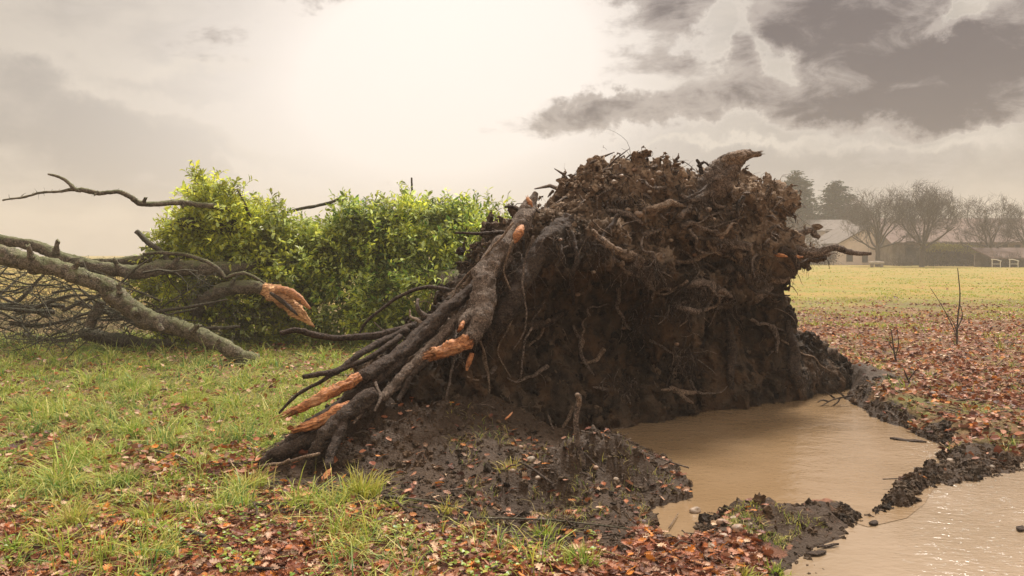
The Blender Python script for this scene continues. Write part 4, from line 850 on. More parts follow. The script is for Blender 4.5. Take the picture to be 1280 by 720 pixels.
def foliage():
    rg = np.random.default_rng(17); cs = np.array([at(b[0]+6, b[1]+(20 if b[0] > 330 else 12), b[2]) for b in BL]); rs = np.array([b[3:6] for b in BL])*np.array([.95, 1, .86])
    vol = (rs[:, 0]*rs[:, 2])**.9; M = 8600; k = rg.choice(len(BL), M, p=vol/vol.sum()); u = rg.normal(size=(M, 3)); u[:, 1] -= .35; u /= np.linalg.norm(u, axis=1)[:, None]
    rad = rg.uniform(.2, .98, M)**.5; P0 = cs[k]+u*rs[k]*rad[:, None]
    d = u*.55+np.array([-.12, -.15, .55])+rg.normal(size=(M, 3))*.42; N = 6; ln = rg.uniform(.25, .62, M)
    # a few long leading shoots at the outline, incl. the tall spray at the left
    sp = [((268, 262), (238, 214)), ((268, 250), (246, 212)), ((270, 262), (256, 214)), ((262, 240), (240, 212)), ((275, 262), (262, 232)), ((285, 275), (300, 246)), ((290, 275), (272, 235)), ((262, 245), (250, 212)), ((272, 262), (262, 226))]; extraP = []; extraD = []; extraL = []
    for (a, b) in sp*3:
        p = at(a[0]+rg.normal()*5, a[1]+rg.normal()*5, 13.4); q = at(b[0]+rg.normal()*5, b[1]+rg.normal()*4, 13.3); extraP.append(p); extraD.append((q-p)/np.linalg.norm(q-p)); extraL.append(np.linalg.norm(q-p))
    for i in range(70):
        px = rg.uniform(420, 640); p = at(px, 268+rg.uniform(0, 22), rg.uniform(13.4, 14.8)); extraP.append(p); extraD.append(np.array([rg.normal()*.35, rg.normal()*.3, 1.])); extraL.append(rg.uniform(.25, .5))
    kp = (fbm(P0, 2.3, 2, .5, 5.)+rg.normal(0, .10, M)) > -.19; P0, d, ln = P0[kp], d[kp], ln[kp]
    P0 = np.vstack([P0, extraP]); d = np.vstack([d, extraD]); ln = np.concatenate([ln, extraL]); d /= np.linalg.norm(d, axis=1)[:, None]; M = len(P0)
    str_ = np.zeros(M, bool); str_[-len(extraP):] = True
    P = np.zeros((M, N, 3)); P[:, 0] = P0; D = np.zeros((M, N, 3)); D[:, 0] = d; dd = d.copy()
    for j in range(1, N):
        dd = dd+rg.normal(size=(M, 3))*np.where(str_, .05, .2)[:, None]+np.where(str_, 0, .16*(1-j*.6))[:, None]*np.array([0, 0, 1.]); dd /= np.linalg.norm(dd, axis=1)[:, None]; P[:, j] = P[:, j-1]+dd*(ln/(N-1))[:, None]; D[:, j] = dd
    P[..., 2] = np.maximum(P[..., 2], .06)
    V, Q = tubes(P, np.linspace(.005, .0025, N)[None]*np.ones((M, 1)), 3); build('shoots', V, Q, 'twig_bark', parent=TREE, kind='stuff')
    nl = 15; t = np.linspace(.1, 1, nl)*(N-1)
    LP = []; LD = []
    for j, tt in enumerate(t):
        k0 = min(int(tt), N-2); f = tt-k0; p = P[:, k0]*(1-f)+P[:, k0+1]*f; dr = D[:, k0]; r = rg.normal(size=(M, 3)); r -= dr*np.einsum('ij,ij->i', r, dr)[:, None]; r /= np.linalg.norm(r, axis=1)[:, None]
        LP.append(p); LD.append(dr*.55+r*.8+np.array([0, 0, -.05]))
    LP = np.concatenate(LP); LD = np.concatenate(LD); n = len(LP); L = rg.uniform(.055, .135, n); U = rg.normal(size=(n, 3))*.5+np.array([0, -.15, 1.])
    V, T = leafset(LP, LD, U, L, rg.uniform(.45, .85, n))
    px, py = projpx(LP); yel = np.clip(1-ss(px, 230, 470)*.8+f2(LP[:, 0], LP[:, 2], 1.4, 2, 3.)*.5, 0, 1); r = rg.uniform(0, 1, n)
    ca = np.array([.10, .19, .03]); cb = np.array([.72, .72, .10]); cc = np.array([.60, .68, .26]); mixv = np.clip(.25+.6*yel+(r-.5)*1.0, 0, 1)[:, None]
    col = ca*(1-mixv)+cb*mixv; col = np.where((rg.uniform(0, 1, n) < .22)[:, None], cc, col); col *= (rg.uniform(.75, 1.2, n)*np.clip(1+.9*fbm(LP, 2.1, 2, .5, 8.), .45, 1.4))[:, None]
    build('foliage', V, T, 'green_leaf', parent=TREE, col=np.repeat(col, len(LSH), 0), kind='stuff', label='green and yellow green leaves of the fallen crown', smooth=False)
foliage()

# ------------------------------------------------------------------ far setting: meadow edge, trees, farm
BY = 90.
def crown_tree(px, base, top, w, Y, seed, label, tilt=0., kids=4, depth=5, limb=None, ntr=1):
    """bare spreading tree"""
    rg = np.random.default_rng(seed); b = at(px, base, Y); b[2] = 0; H = CAMZ+(HOR-top)/F*Y; Wd = w/F*Y
    t = empty('bare_tree', b, label, 'tree', 'bare trees at the edge of the field')
    trunk_h = H*.24; r0 = H*.024
    V, Q, T = thick([b+[0, 0, -.2], b+[tilt*.3, 0, trunk_h*.5], b+[tilt, 0, trunk_h]], [r0*1.4, r0, r0*.95], sides=10, rough=.15, seed=seed); build('trunk', V, [Q, T], 'far_bark', parent=t)
    out = []; n = 9
    for i in range(n):
        a = i/n*6.283+rg.uniform(-.3, .3); el = rg.uniform(.25, 1.35); d = np.array([math.cos(a)*math.cos(el), math.sin(a)*math.cos(el), math.sin(el)])
        st = b+[tilt, 0, trunk_h*rg.uniform(.8, 1.05)]; L = (Wd*.5*math.cos(el)**1+(H-trunk_h)*math.sin(el))*.47
        grow(st, d, L, r0*.55, depth, out, rg, up=.05, spread=.55, minr=.012, kids=kids, N=5, taper=.45, wig=.16)
    cc = b+np.array([tilt, 0, H*.60]); out = [o for o in out if o[2] == depth or (((o[0][-1]-cc)/np.array([Wd*.5, Wd*.5, H*.41]))**2).sum() < rg.uniform(.75, 1.15)]
    for o in [o for o in out if o[2] == depth]:
        V, Q, T = thick(o[0], o[1], sides=6, per=3, seed=seed+o[0][1][0]); build('limb', V, [Q, T], 'far_bark', parent=t)
    emit([o for o in out if o[2] < depth], 'crown', 'far_bark', t)
    return t
crown_tree(1097, 333, 226, 92, 88., 301, 'bare spreading tree nearest the pale farmhouse', depth=4, kids=5)
crown_tree(1152, 334, 224, 98, 86., 302, 'tallest bare tree in the middle of the row', tilt=.3, depth=4, kids=6)
crown_tree(1237, 333, 238, 88, 88., 304, 'dense bare tree beside the low pink roofed shed', depth=4, kids=5)
crown_tree(1285, 334, 246, 80, 89., 305, 'bare tree cut by the right edge of the picture', depth=4, kids=4)
crown_tree(1072, 331, 244, 66, 118., 306, 'brown bare tree behind the grey house', depth=4, kids=5)
def conifer(px, top, w, Y, seed, label, dens=1.0, bare=.25):
    rg = np.random.default_rng(seed); b = at(px, 331, Y); b[2] = 0; H = CAMZ+(HOR-top)/F*Y; Wd = w/F*Y*.5
    t = empty('conifer', b, label, 'conifer', 'conifers behind the farm')
    V, Q, T = thick([b, b+[.1, 0, H*.5], b+[0, 0, H]], [H*.022, H*.015, .04], sides=8, seed=seed); build('trunk', V, [Q, T], 'far_bark', parent=t)
    nb = int(150*dens); z = rg.uniform(.1, .99, nb); a = rg.uniform(0, 6.283, nb); L = Wd*(1-z**1.6)*rg.uniform(.55, 1.15, nb)+.4
    P = []; LP = []; LD = []
    for i in range(nb):
        st = b+[0, 0, z[i]*H]; d = np.array([math.cos(a[i]), math.sin(a[i]), 0]); pth = np.array([st+d*L[i]*f+np.array([0, 0, -.25*L[i]*f*(1-f)+.12*L[i]*f*f]) for f in (0, .33, .66, 1)]); P.append(pth)
        m = int(L[i]*17)+4; f = rg.uniform(.15, 1, m); q = st+d*(L[i]*f)[:, None]+np.column_stack([np.zeros(m), np.zeros(m), -.25*L[i]*f*(1-f)+.12*L[i]*f*f])
        LP.append(q+rg.normal(size=(m, 3))*[.3, .3, .10]); LD.append(d+rg.normal(size=(m, 3))*.8*np.array([1, 1, .35]))
    V, Q = tubes(np.array(P), np.linspace(.05, .015, 4)[None]*np.ones((nb, 1)), 3); build('branches', V, Q, 'far_bark', parent=t, kind='stuff')
    LP = np.concatenate(LP); LD = np.concatenate(LD); n = len(LP); V, T = leafset(LP, LD, rg.normal(size=(n, 3))*.3+[0, 0, 1], rg.uniform(.3, .7, n), rg.uniform(.5, 1, n))
    g = rg.uniform(.7, 1.3, n)[:, None]*np.array([.045, .07, .035]); build('needles', V, T, 'needle', parent=t, col=np.repeat(g, len(LSH), 0), kind='stuff', smooth=False)
conifer(994, 213, 84, 118., 311, 'tallest dark conifer, left of the other one', 1.1); conifer(1005, 224, 46, 121., 313, 'slim conifer close behind the tallest one', .9)
conifer(1046, 226, 100, 122., 312, 'broad dark conifer between the tall one and the bare trees', 2.0)
def bush(name, pts, n, label, cat, cols, Lr=(.25, .5), group=None, tw=True):
    rg = np.random.default_rng(abs(hash(label)) % 1000 if False else len(label)*7); P = []
    for (px, py, Y, rx, ry, rz) in pts:
        u = rg.normal(size=(n, 3)); u /= np.linalg.norm(u, axis=1)[:, None]; P.append(at(px, py, Y)+u*np.array([rx, ry, rz])*rg.uniform(.5, 1.05, (n, 1)))
    P = np.concatenate(P); P = P[P[:, 2] > 0]; m = len(P); V, T = leafset(P, rg.normal(size=(m, 3)), rg.normal(size=(m, 3)), rg.uniform(*Lr, m), rg.uniform(.4, .9, m))
    c = np.array(cols)[rg.integers(len(cols), size=m)]*rg.uniform(.7, 1.2, (m, 1)); c0 = P.mean(0); c0[2] = 0
    t = empty(name, c0, label, cat, group); build('leaves', V, T, 'needle', parent=t, col=np.repeat(c, len(LSH), 0), kind='stuff', smooth=False)
    out = []
    for i in range(26):
        q = P[rg.integers(m)].copy(); q[2] = 0; grow(q, [rg.normal()*.3, rg.normal()*.3, 1], max(1., P[:, 2].max()*.7), .04, 2, out, rg, kids=3, minr=.012, spread=.4)
    emit(out, 'stems', 'far_bark', t)
bush('shrub', [(985, 290, 104, 2.4, 1.5, 2.4), (1000, 305, 102, 2.6, 1.5, 2.0), (968, 300, 105, 1.6, 1.5, 2)], 900, 'rounded brown bare shrub left of the farmhouse', 'shrub', [(.12, .085, .065), (.16, .12, .09)])
bush('shrub', [(1008, 318, 97, 1.6, .6, 1.1), (1030, 319, 97, 1.6, .6, 1.0)], 500, 'low reddish shrub in front of the lower roof', 'shrub', [(.17, .10, .08), (.13, .10, .07)])
bush('hedge', [(1160, 320, 91, 1.3, .5, 1.5), (1174, 319, 91, 1.3, .5, 1.6), (1188, 319, 91, 1.3, .5, 1.6), (1202, 320, 91, 1.3, .5, 1.5), (1215, 320, 91, 1.3, .5, 1.5), (1224, 323, 91, 1.0, .5, 1.2)], 900, 'ivy covered hedge along the barn between two bare trees', 'hedge', [(.10, .09, .045), (.13, .11, .06), (.08, .08, .04)], (.15, .3))
bush('ivy', [(1164, 309, 90.2, 1.1, .3, .5), (1178, 309, 90.2, 1.2, .3, .45), (1192, 310, 90.2, 1.2, .3, .45), (1208, 311, 90.2, 1.2, .3, .5), (1221, 313, 90.2, .9, .3, .5)], 500, 'yellow flowering ivy on top of the hedge', 'ivy', [(.42, .36, .07), (.28, .27, .06)], (.12, .25))
bush('shrub', [(1246, 328, 84, .9, .4, .5), (1252, 329, 84, .7, .4, .4)], 300, 'small dark shrub by the right bare trunk', 'shrub', [(.06, .055, .04)], (.1, .2))
bush('shrub', [(1268, 329, 84, .9, .4, .4)], 300, 'small grey shrub near the right edge', 'shrub', [(.09, .085, .07)], (.1, .2))
bush('shrub', [(1125, 328, 92, .8, .4, .6), (1134, 329, 92, .6, .4, .5)], 300, 'small shrub between the two tallest bare trees', 'shrub', [(.13, .10, .07)], (.1, .2))

def prism(pts, y0, y1):
    """polygon in (x,z) extruded along y"""
    n = len(pts); V = np.array([(p[0], y0, p[1]) for p in pts]+[(p[0], y1, p[1]) for p in pts]); return V, n
def roofslab(a, x0, x1, y0, z0, y1, z1, th=.15):
    V = np.array([(x0, y0, z0), (x1, y0, z0), (x1, y1, z1), (x0, y1, z1), (x0, y0, z0-th), (x1, y0, z0-th), (x1, y1, z1-th), (x0, y1, z1-th)], float)
    a.add(V, [(0, 1, 2, 3), (7, 6, 5, 4), (0, 4, 5, 1), (1, 5, 6, 2), (2, 6, 7, 3), (3, 7, 4, 0)])
def X(px, Y): return (px-640)/F*Y
def Z(py, Y): return CAMZ-(py-HOR)/F*Y
def window(parent, x, y, z, w, hgt, mt='dark_opening', name='window'):
    f = boxobj(name, 'timber', x-w/2, x+w/2, y-.06, y+.05, z, z+hgt, parent); boxobj('pane', mt, x-w/2+.08, x+w/2-.08, y-.08, y-.061, z+.08, z+hgt-.08, f)
def gable_house(name, xl, xr, yf, yb, eave, ridge, wallm, roofm, label, cat, wins=(), doors=(), ridge_dir='x', group=None):
    t = empty(name, ((xl+xr)/2, yf, 0), label, cat, group)
    if ridge_dir == 'x':
        ym = (yf+yb)/2; a = Acc(); V = np.array([(x, y, z) for x in (xl, xr) for (y, z) in ((yf, -.3), (yb, -.3), (yb, eave), (ym, ridge-.1), (yf, eave))], float)
        build('wall', V[[0, 5, 9, 4]], [np.array([[0, 1, 2, 3]])], wallm, parent=t, smooth=False); build('wall', V[[1, 2, 7, 6]], [np.array([[0, 1, 2, 3]])], wallm, parent=t, smooth=False)
        for x in (0, 5): build('gable_wall', V[x:x+5], [np.array([[0, 1, 2, 3, 4]])], wallm, parent=t, smooth=False)
        for (ya, yb2) in ((yf-.35, ym), (yb+.35, ym)):
            a = Acc(); roofslab(a, xl-.3, xr+.3, ya, eave-.12, yb2, ridge); a.build('roof', roofm, parent=t, smooth=False)
    else:
        xm = (xl+xr)/2; V = np.array([(x, y, z) for y in (yf, yb) for (x, z) in ((xl, -.3), (xr, -.3), (xr, eave), (xm, ridge-.1), (xl, eave))], float)
        for k in (0, 5): build('gable_wall', V[k:k+5], [np.array([[0, 1, 2, 3, 4]])], wallm, parent=t, smooth=False)
        build('wall', V[[0, 4, 9, 5]], [np.array([[0, 1, 2, 3]])], wallm, parent=t, smooth=False); build('wall', V[[1, 6, 7, 2]], [np.array([[0, 1, 2, 3]])], wallm, parent=t, smooth=False)
        for s in (-1, 1):
            xe = xm+s*((xr-xl)/2+.3); V = np.array([(xm, yf-.3, ridge), (xm, yb+.3, ridge), (xe, yb+.3, eave-.12), (xe, yf-.3, eave-.12)]); V = np.vstack([V, V-[0, 0, .15]])
            build('roof', V, [np.array([(0, 1, 2, 3), (7, 6, 5, 4), (0, 4, 5, 1), (1, 5, 6, 2), (2, 6, 7, 3), (3, 7, 4, 0)])], roofm, parent=t, smooth=False)
    for (px, py, w, h_) in wins: window(t, X(px, yf), yf, Z(py, yf), w, h_)
    for (px, w, h_) in doors: window(t, X(px, yf), yf, 0, w, h_, name='door')
    return t
g = gable_house('stone_house', X(1022, 112), X(1074, 112), 112, 121, Z(287, 112), Z(273, 112), 'grey_stone_wall', 'grey_tiles', 'tall grey stone house with a pale tiled roof behind the cream one', 'house', [(1036, 298, .9, 1.3), (1046, 298, .9, 1.3)])
gable_house('farmhouse', X(1049, 99), X(1128, 99), 99, 109, Z(311, 99)+.8, Z(281, 99), 'plaster', 'grey_tiles', 'cream rendered farmhouse wall behind the first bare tree', 'house', [(1062, 327, .8, 1.0), (1081, 328, .7, .9), (1112, 325, .9, 1.1)], [(1117, 1.1, 2.1)], 'y')
gable_house('outbuilding', X(994, 103), X(1042, 103), 103, 110, Z(309, 103), Z(297, 103), 'grey_stone_wall', 'grey_tiles', 'low outbuilding with a pale roof behind the long root', 'outbuilding', [(1008, 324, .8, .8), (1024, 324, .8, .8)])
br = gable_house('long_barn', X(1116, 95), X(1420, 95), 95, 108, Z(303, 95), Z(270, 95), 'dark_wall', 'red_tiles', 'long barn with a faded red tiled roof behind the bare trees', 'barn', [(1240, 314, .7, 1.1), (1256, 314, .7, 1.1), (1272, 314, .7, 1.1), (1138, 314, 1, 1.2)], [(1228, 1.6, 2.2), (1140, 1.8, 2.2)])
a = Acc(); box(a, X(1116, 94.6), X(1420, 94.6), 94.4, 94.62, Z(303, 94.6)-.12, Z(303, 94.6)+.02); a.build('gutter', 'timber', parent=br, smooth=False)
def shed():
    Y = 84; t = empty('open_shed', (X(1262, Y), Y, 0), 'low open shed with a pink tiled roof at the right edge of the field', 'shed')
    a = Acc(); roofslab(a, X(1238, Y), X(1330, Y), Y-.3, Z(322, Y), Y+3.5, Z(311, Y)+.15); a.build('roof', 'red_tiles', parent=t, smooth=False)
    for px in (1243, 1262, 1282, 1302): boxobj('post', 'timber', X(px, Y), X(px, Y)+.15, Y, Y+.15, 0, Z(323, Y), t)
    boxobj('back_wall', 'dark_wall', X(1240, Y), X(1328, Y), Y+3.1, Y+3.3, -.1, Z(316, Y), t)
    for k, px in enumerate((1240, 1262)):
        f = empty('hurdle', (X(px, 82), 82, 0), ['white rail hurdle under the left end of the pink shed roof', 'white rail hurdle nearest the right edge'][k], 'hurdle', 'white hurdles by the shed')
        x = X(px, 82)
        for dx in (0, .85): boxobj('post', 'white_paint', x+dx, x+dx+.06, 82, 82.06, 0, .82-.2*(dx > 0), f)
        V, Q, T = thick([(x-.1, 81.98, .85), (x+.4, 81.98, .82), (x+.95, 81.98, .66)], [.04, .04, .04], sides=6, rough=.02); build('rail', V, [Q, T], 'white_paint', parent=f)
        boxobj('rail', 'white_paint', x+.06, x+.85, 82.01, 82.05, .35, .4, f)
shed()
def trough():
    Y = 84; x = X(1096, Y); t = empty('stone_bench', (x, Y, 0), 'small pale stone bench at the foot of the first bare tree', 'bench')
    V, Q, T = thick([(x-.75, Y, .46), (x, Y, .48), (x+.75, Y, .46)], [.1, .12, .1], sides=8, rough=.08, flat=1.6); build('seat', V, [Q, T], 'grey_stone_wall', parent=t)
    for dx in (-.5, .5): boxobj('support', 'dark_wall', x+dx-.12, x+dx+.12, Y-.15, Y+.15, -.02, .4, t)
trough()

# ------------------------------------------------------------------ ground cover
def zone(px0, px1, py0, py1, n, rg, imgspace=.5):
    """random ground spots inside a pixel window; mixes even-in-world with even-in-picture"""
    y0, y1 = CAMZ*F/(py1-HOR), CAMZ*F/(py0-HOR); u = rg.uniform(px0, px1, n); q = rg.uniform(0, 1, n)
    a = 2-2*imgspace*1.5; Y = (y0**a+(y1**a-y0**a)*q)**(1/a) if abs(a) > 1e-3 else y0*(y1/y0)**q
    return (u-640)/F*Y, Y
def blades(x, y, z, h, w, rg, col, lean=.5, tipcol=None, dirs=None):
    n = len(x); th = rg.uniform(0, 6.283, n); f = np.stack([np.cos(th), np.sin(th), np.zeros(n)], 1)
    le = rg.uniform(.1, 1, n)*lean
    la = rg.uniform(0, 6.283, n) if dirs is None else dirs; ld = np.stack([np.cos(la), np.sin(la), np.zeros(n)], 1)
    b = np.column_stack([x, y, z-.01]); V = np.zeros((n, 7, 3)); 
    for k, (t, wd) in enumerate(((0, 1.), (.4, .9), (.75, .6))):
        c = b+ld*(h*le*t*t*1.2)[:, None]+np.column_stack([np.zeros(n), np.zeros(n), h*(t-.45*le*t*t)]); V[:, 2*k] = c-f*(w*wd)[:, None]; V[:, 2*k+1] = c+f*(w*wd)[:, None]
    V[:, 6] = b+ld*(h*le*1.2)[:, None]+np.column_stack([np.zeros(n), np.zeros(n), h*(1-.55*le)])
    o = (np.arange(n)*7)[:, None]; Q = np.concatenate([o+[0, 1, 3, 2], o+[2, 3, 5, 4]]); T = o+[4, 5, 6]
    cc = np.repeat(col, 7, 0).reshape(n, 7, 3).copy()
    if tipcol is not None: cc[:, 4:] = cc[:, 4:]*.5+tipcol[:, None]*.5
    return V.reshape(-1, 3), Q, T, cc.reshape(-1, 3)
GC = np.array([(.18, .33, .035), (.34, .44, .05), (.11, .25, .06), (.48, .46, .07), (.55, .43, .16), (.22, .38, .10)])
def inplate(x, y):
    s = (x-A0[0])*DD[0]+(y-A0[1])*DD[1]; n = (x-A0[0])*NNv[0]+(y-A0[1])*NNv[1]
    return (s > .2) & (s < PL) & (n < .35) & (n > -1.)
def grass():
    rg = np.random.default_rng(71)
    def patch(name, px0, px1, py0, py1, n, hh, ww, label, pw, yellow=0., thr=0., lim=.5, imgs=.5, cl=1.6, tuftn=0, cols=None):
        tl = np.zeros(n); tdir = None
        if tuftn:
            m = n//tuftn; cx, cy = zone(px0, px1, py0, py1, m, rg, imgs); k = np.repeat(np.arange(m), tuftn)[:n]; n = len(k); th = rg.uniform(0, 6.283, n); rr = np.abs(rg.normal(0, .035, n)); ts = np.clip(rg.gamma(3, .34, m), .3, 2.4)
            x = cx[k]+np.cos(th)*rr; y = cy[k]+np.sin(th)*rr; bias = rg.uniform(0, 6.283, m); tdir = np.where(rg.uniform(0, 1, n) < .6, th+rg.normal(0, .4, n), bias[k]+rg.normal(0, .5, n)); tl = ts[k]; tcol = rg.uniform(0, 1, m)[k]
        else: x, y = zone(px0, px1, py0, py1, n, rg, imgs)
        h, mud, pd, pu = height(x, y, True); lw = leafweight(x, y); cln = f2(x, y, cl, 3, 91.)
        keep = (rg.uniform(0, 1, n) < np.clip(1.15-lw*pw+cln*.9-thr, .03, 1)) & (mud < lim) & (h > WL+.03) & ~inplate(x, y); x, y, h, cln = x[keep], y[keep], h[keep], cln[keep]; n = len(x)
        if tuftn: tdir, tl, tcol = tdir[keep], tl[keep], tcol[keep]
        kx = f2(x, y, 1.1, 2, 95.); pr = np.stack([.8+kx, 1.1+0*kx, .7-kx*1.5, .35+yellow+kx*0, .22+yellow+0*kx, .5-kx], 1).clip(.03); pr /= pr.sum(1)[:, None]
        uu = rg.uniform(0, 1, n); uu = (uu*.45+tcol*.55) if tuftn else uu; ci = (pr.cumsum(1) < uu[:, None]).sum(1).clip(0, 5)
        if cols is not None: ci = np.array(cols)[ci]
        col = GC[ci]*rg.uniform(.7, 1.2, (n, 1)); clump = .5+np.clip(cln*1.5+.35, 0, 1.5)
        dirs = rg.uniform(0, 6.283, n)*.6+f2(x, y, 2.2, 2, 99.)*8
        if tuftn: dirs = tdir; clump = clump*tl; col = np.where((rg.uniform(0, 1, n) < .16)[:, None], np.array([[.66, .60, .20]]), col)
        V, Q, T, cc = blades(x, y, h, hh*clump*rg.uniform(.5, 1.3, n), ww*rg.uniform(.6, 1.2, n)*np.maximum(1, y/9), rg, col, 1.5 if tuftn else .95, (GC[4] if not tuftn else np.array([.62, .58, .17]))*np.ones((n, 1)), dirs)  # paler tuft tips: highlights on the arching blades painted into their colour
        build(name, V, [Q, T], 'grass_blade', col=cc, kind='stuff', label=label, cat='grass', smooth=False)
    patch('meadow_grass', -160, 520, 418, 640, 140000, .088, .0044, 'tufty green grass of the meadow on the left', .75, thr=-.05, imgs=.62, cl=2.3, tuftn=14)
    patch('foreground_grass', -60, 700, 600, 760, 15000, .065, .0036, 'scattered short grass between the fallen leaves in front', 1.0, .1, .1, tuftn=12)
    patch('bank_grass', 1000, 1500, 425, 600, 26000, .05, .003, 'short grass and weeds on the right bank', .6, .3, .2, .75, tuftn=8)
    patch('field_grass', 930, 1500, 334, 425, 40000, .05, .006, 'yellow green grass of the far field', .7, .35, 0, .8, .9, .5, cols=[0, 1, 3, 3, 3, 1])
    x, y = zone(905, 1070, 640, 715, 5000, rg); h = height(x, y); k = (h > WL+.03) & (f2(x, y, 3, 2, 5.) > -.15); x, y, h = x[k], y[k], h[k]; n = len(x)
    V, Q, T, cc = blades(x, y, h, .045*rg.uniform(.5, 1.4, n), .0022*np.ones(n), rg, GC[rg.choice([0, 1, 3, 4], n)]*rg.uniform(.6, 1.1, (n, 1)), 1.2, GC[4]*np.ones((n, 1)))
    build('berm_grass', V, [Q, T], 'grass_blade', col=cc, kind='stuff', label='short mossy grass on the mud ridge before the pond', cat='grass', smooth=False)
    x, y = zone(560, 840, 560, 660, 2600, rg); h, mud, pd, pu = height(x, y, True); k = (h > WL+.03) & (f2(x, y, 4, 2, 8.) > .1); x, y, h = x[k], y[k], h[k]; n = len(x)
    V, Q, T, cc = blades(x, y, h, .07*rg.uniform(.5, 1.5, n), .0022*np.ones(n), rg, GC[rg.choice([0, 3, 4, 4], n)]*rg.uniform(.5, 1.0, (n, 1)), 1.2, GC[4]*np.ones((n, 1)))
    build('soil_heap_weeds', V, [Q, T], 'grass_blade', col=cc, kind='stuff', label='sparse straw and weeds rooted in the soil heap', cat='weeds', smooth=False)
grass()
def tuft(px, py, r, h, n, seed, label, cols=(0, 1, 3), lean=1.0, group='grass tufts among the fallen leaves'):
    rg = np.random.default_rng(seed); Y = CAMZ*F/(py-HOR); cx = (px-640)/F*Y; th = rg.uniform(0, 6.283, n); rr = np.abs(rg.normal(0, .45, n))*r; x = cx+np.cos(th)*rr; y = Y+np.sin(th)*rr
    z = height(x, y); col = GC[rg.choice(cols, n)]*rg.uniform(.7, 1.3, (n, 1)); V, Q, T, cc = blades(x, y, z, h*rg.uniform(.5, 1.2, n), .004*rg.uniform(.6, 1.2, n), rg, col, lean, GC[4]*np.ones((n, 1)), th+rg.normal(0, .4, n))
    build('grass_tuft', V, [Q, T], 'grass_blade', col=cc, label=label, cat='grass tuft', group=group, smooth=False, origin=(cx, Y, float(height(cx, Y)[0])))
for k, (px, py, r, h, n, lb, cc) in enumerate([
    (452, 618, .16, .22, 190, 'arching yellow green grass tuft at the foot of the soil, right of the orange chip', (1, 3, 3)), (310, 608, .16, .16, 150, 'pale grass tuft left of the root toe', (1, 3, 4)),
    (158, 604, .17, .15, 200, 'dense green tuft in the grass with leaves round it', (0, 2, 1)), (92, 655, .2, .16, 200, 'yellowish tuft low on the left among red leaves', (1, 3, 4)), (190, 645, .15, .14, 120, 'thin tuft right of the yellowish one', (0, 1, 3)),
    (18, 690, .1, .12, 70, 'small tuft by the left edge near the bottom', (0, 1)), (137, 700, .1, .1, 60, 'small bright tuft close to the bottom left', (0, 1)), (205, 690, .08, .1, 60, 'tiny tuft on the red leaves right of the bright one', (0, 1, 3)),
    (470, 655, .12, .09, 60, 'sparse tuft before the soil heap', (1, 3)), (728, 706, .13, .12, 120, 'bright green tuft at the bottom middle', (0, 1)), (682, 668, .11, .1, 90, 'green tuft beside the tiny dark pool', (0, 1)),
    (620, 700, .08, .08, 40, 'low sprig of grass left of the bottom middle tuft', (0, 3)), (160, 492, .22, .2, 260, 'tall dark tuft in the upper meadow', (0, 2)), (30, 515, .25, .2, 260, 'wide green tuft near the left edge of the meadow', (0, 2, 1)),
    (120, 520, .2, .18, 200, 'bushy tuft between the wide one and the middle of the meadow', (0, 2, 1)), (235, 508, .18, .16, 180, 'soft tuft right of the bushy one', (0, 1, 3)), (110, 446, .28, .25, 200, 'dark tuft under the slanting bough', (0, 2)),
    (360, 548, .12, .14, 110, 'yellow tuft tucked against the root toe', (1, 3, 4)), (560, 640, .1, .12, 60, 'dry tuft on the soil heap slope', (3, 4)), (640, 600, .1, .1, 50, 'straw coloured tuft high on the soil heap', (3, 4)), (970, 690, .09, .07, 80, 'mossy tuft on the ridge by the puddle', (0, 1)), (930, 705, .09, .07, 70, 'short tuft at the lower end of the ridge', (1, 3))]):
    tuft(px, py, r, h, n, 400+k, lb, cc)
# low clover-like weeds between the leaves
def clover():
    rg = np.random.default_rng(58); x, y = zone(-60, 760, 560, 740, 9000, rg, .4); h, mud, pd, pu = height(x, y, True); k = (f2(x, y, 2.4, 3, 77.) > .12) & (mud < .4) & (h > WL+.05); x, y, h = x[k], y[k], h[k]; n = len(x)
    th = rg.uniform(0, 6.283, n); V, T = leafset(np.column_stack([x, y, h+rg.uniform(.01, .04, n)]), np.stack([np.cos(th), np.sin(th), rg.uniform(-.1, .5, n)], 1), rg.normal(size=(n, 3))*.3+[0, 0, 1.], rg.uniform(.014, .032, n), rg.uniform(1.2, 2., n))
    col = GC[rg.choice([0, 1, 1, 3], n)]*rg.uniform(.7, 1.3, (n, 1)); build('clover', V, T, 'green_leaf', col=np.repeat(col, len(LSH), 0), kind='stuff', label='small green clover and moss between the fallen leaves', cat='clover', smooth=False)
clover()
# dead leaves
ang = [0, .5, .95, 1.35, 1.8, 2.3, 2.75]
def oakleaf():
    # lobed outline, folded along the midrib
    up = [(0, .02), (.12, .05), (.2, .2), (.3, .10), (.42, .3), (.52, .14), (.64, .33), (.74, .15), (.86, .2), (1, 0)]
    V = [(-.14, 0, .0)]; 
    V += [(x, w, .16*w+.05*math.sin(x*5)) for x, w in up[:-1]]+[(1, 0, .03)]+[(x, -w, .2*w+.05*math.sin(x*5+1)) for x, w in up[:-1][::-1]]
    m = len(V); mids = [(x, 0, .03*math.sin(x*6)-.02) for x, _ in up[1:-1]]; V += mids; F_ = []
    k = len(up)
    for i in range(1, k):      # upper side i -> i+1
        a, b = i, i+1; c = m+max(0, min(i-2, len(mids)-1)); d = m+max(0, min(i-1, len(mids)-1))
        F_.append((a, d, b)); 
        if c != d: F_.append((a, c, d))
    for i in range(1, k):
        a, b = 2*k-i+0, 2*k-i-1; c = m+max(0, min(i-2, len(mids)-1)); d = m+max(0, min(i-1, len(mids)-1))
        F_.append((a, b, d))
        if c != d: F_.append((a, d, c))
    F_.append((0, 1, m)); F_.append((0, m, 2*k-1)); return np.array(V), np.array(F_)
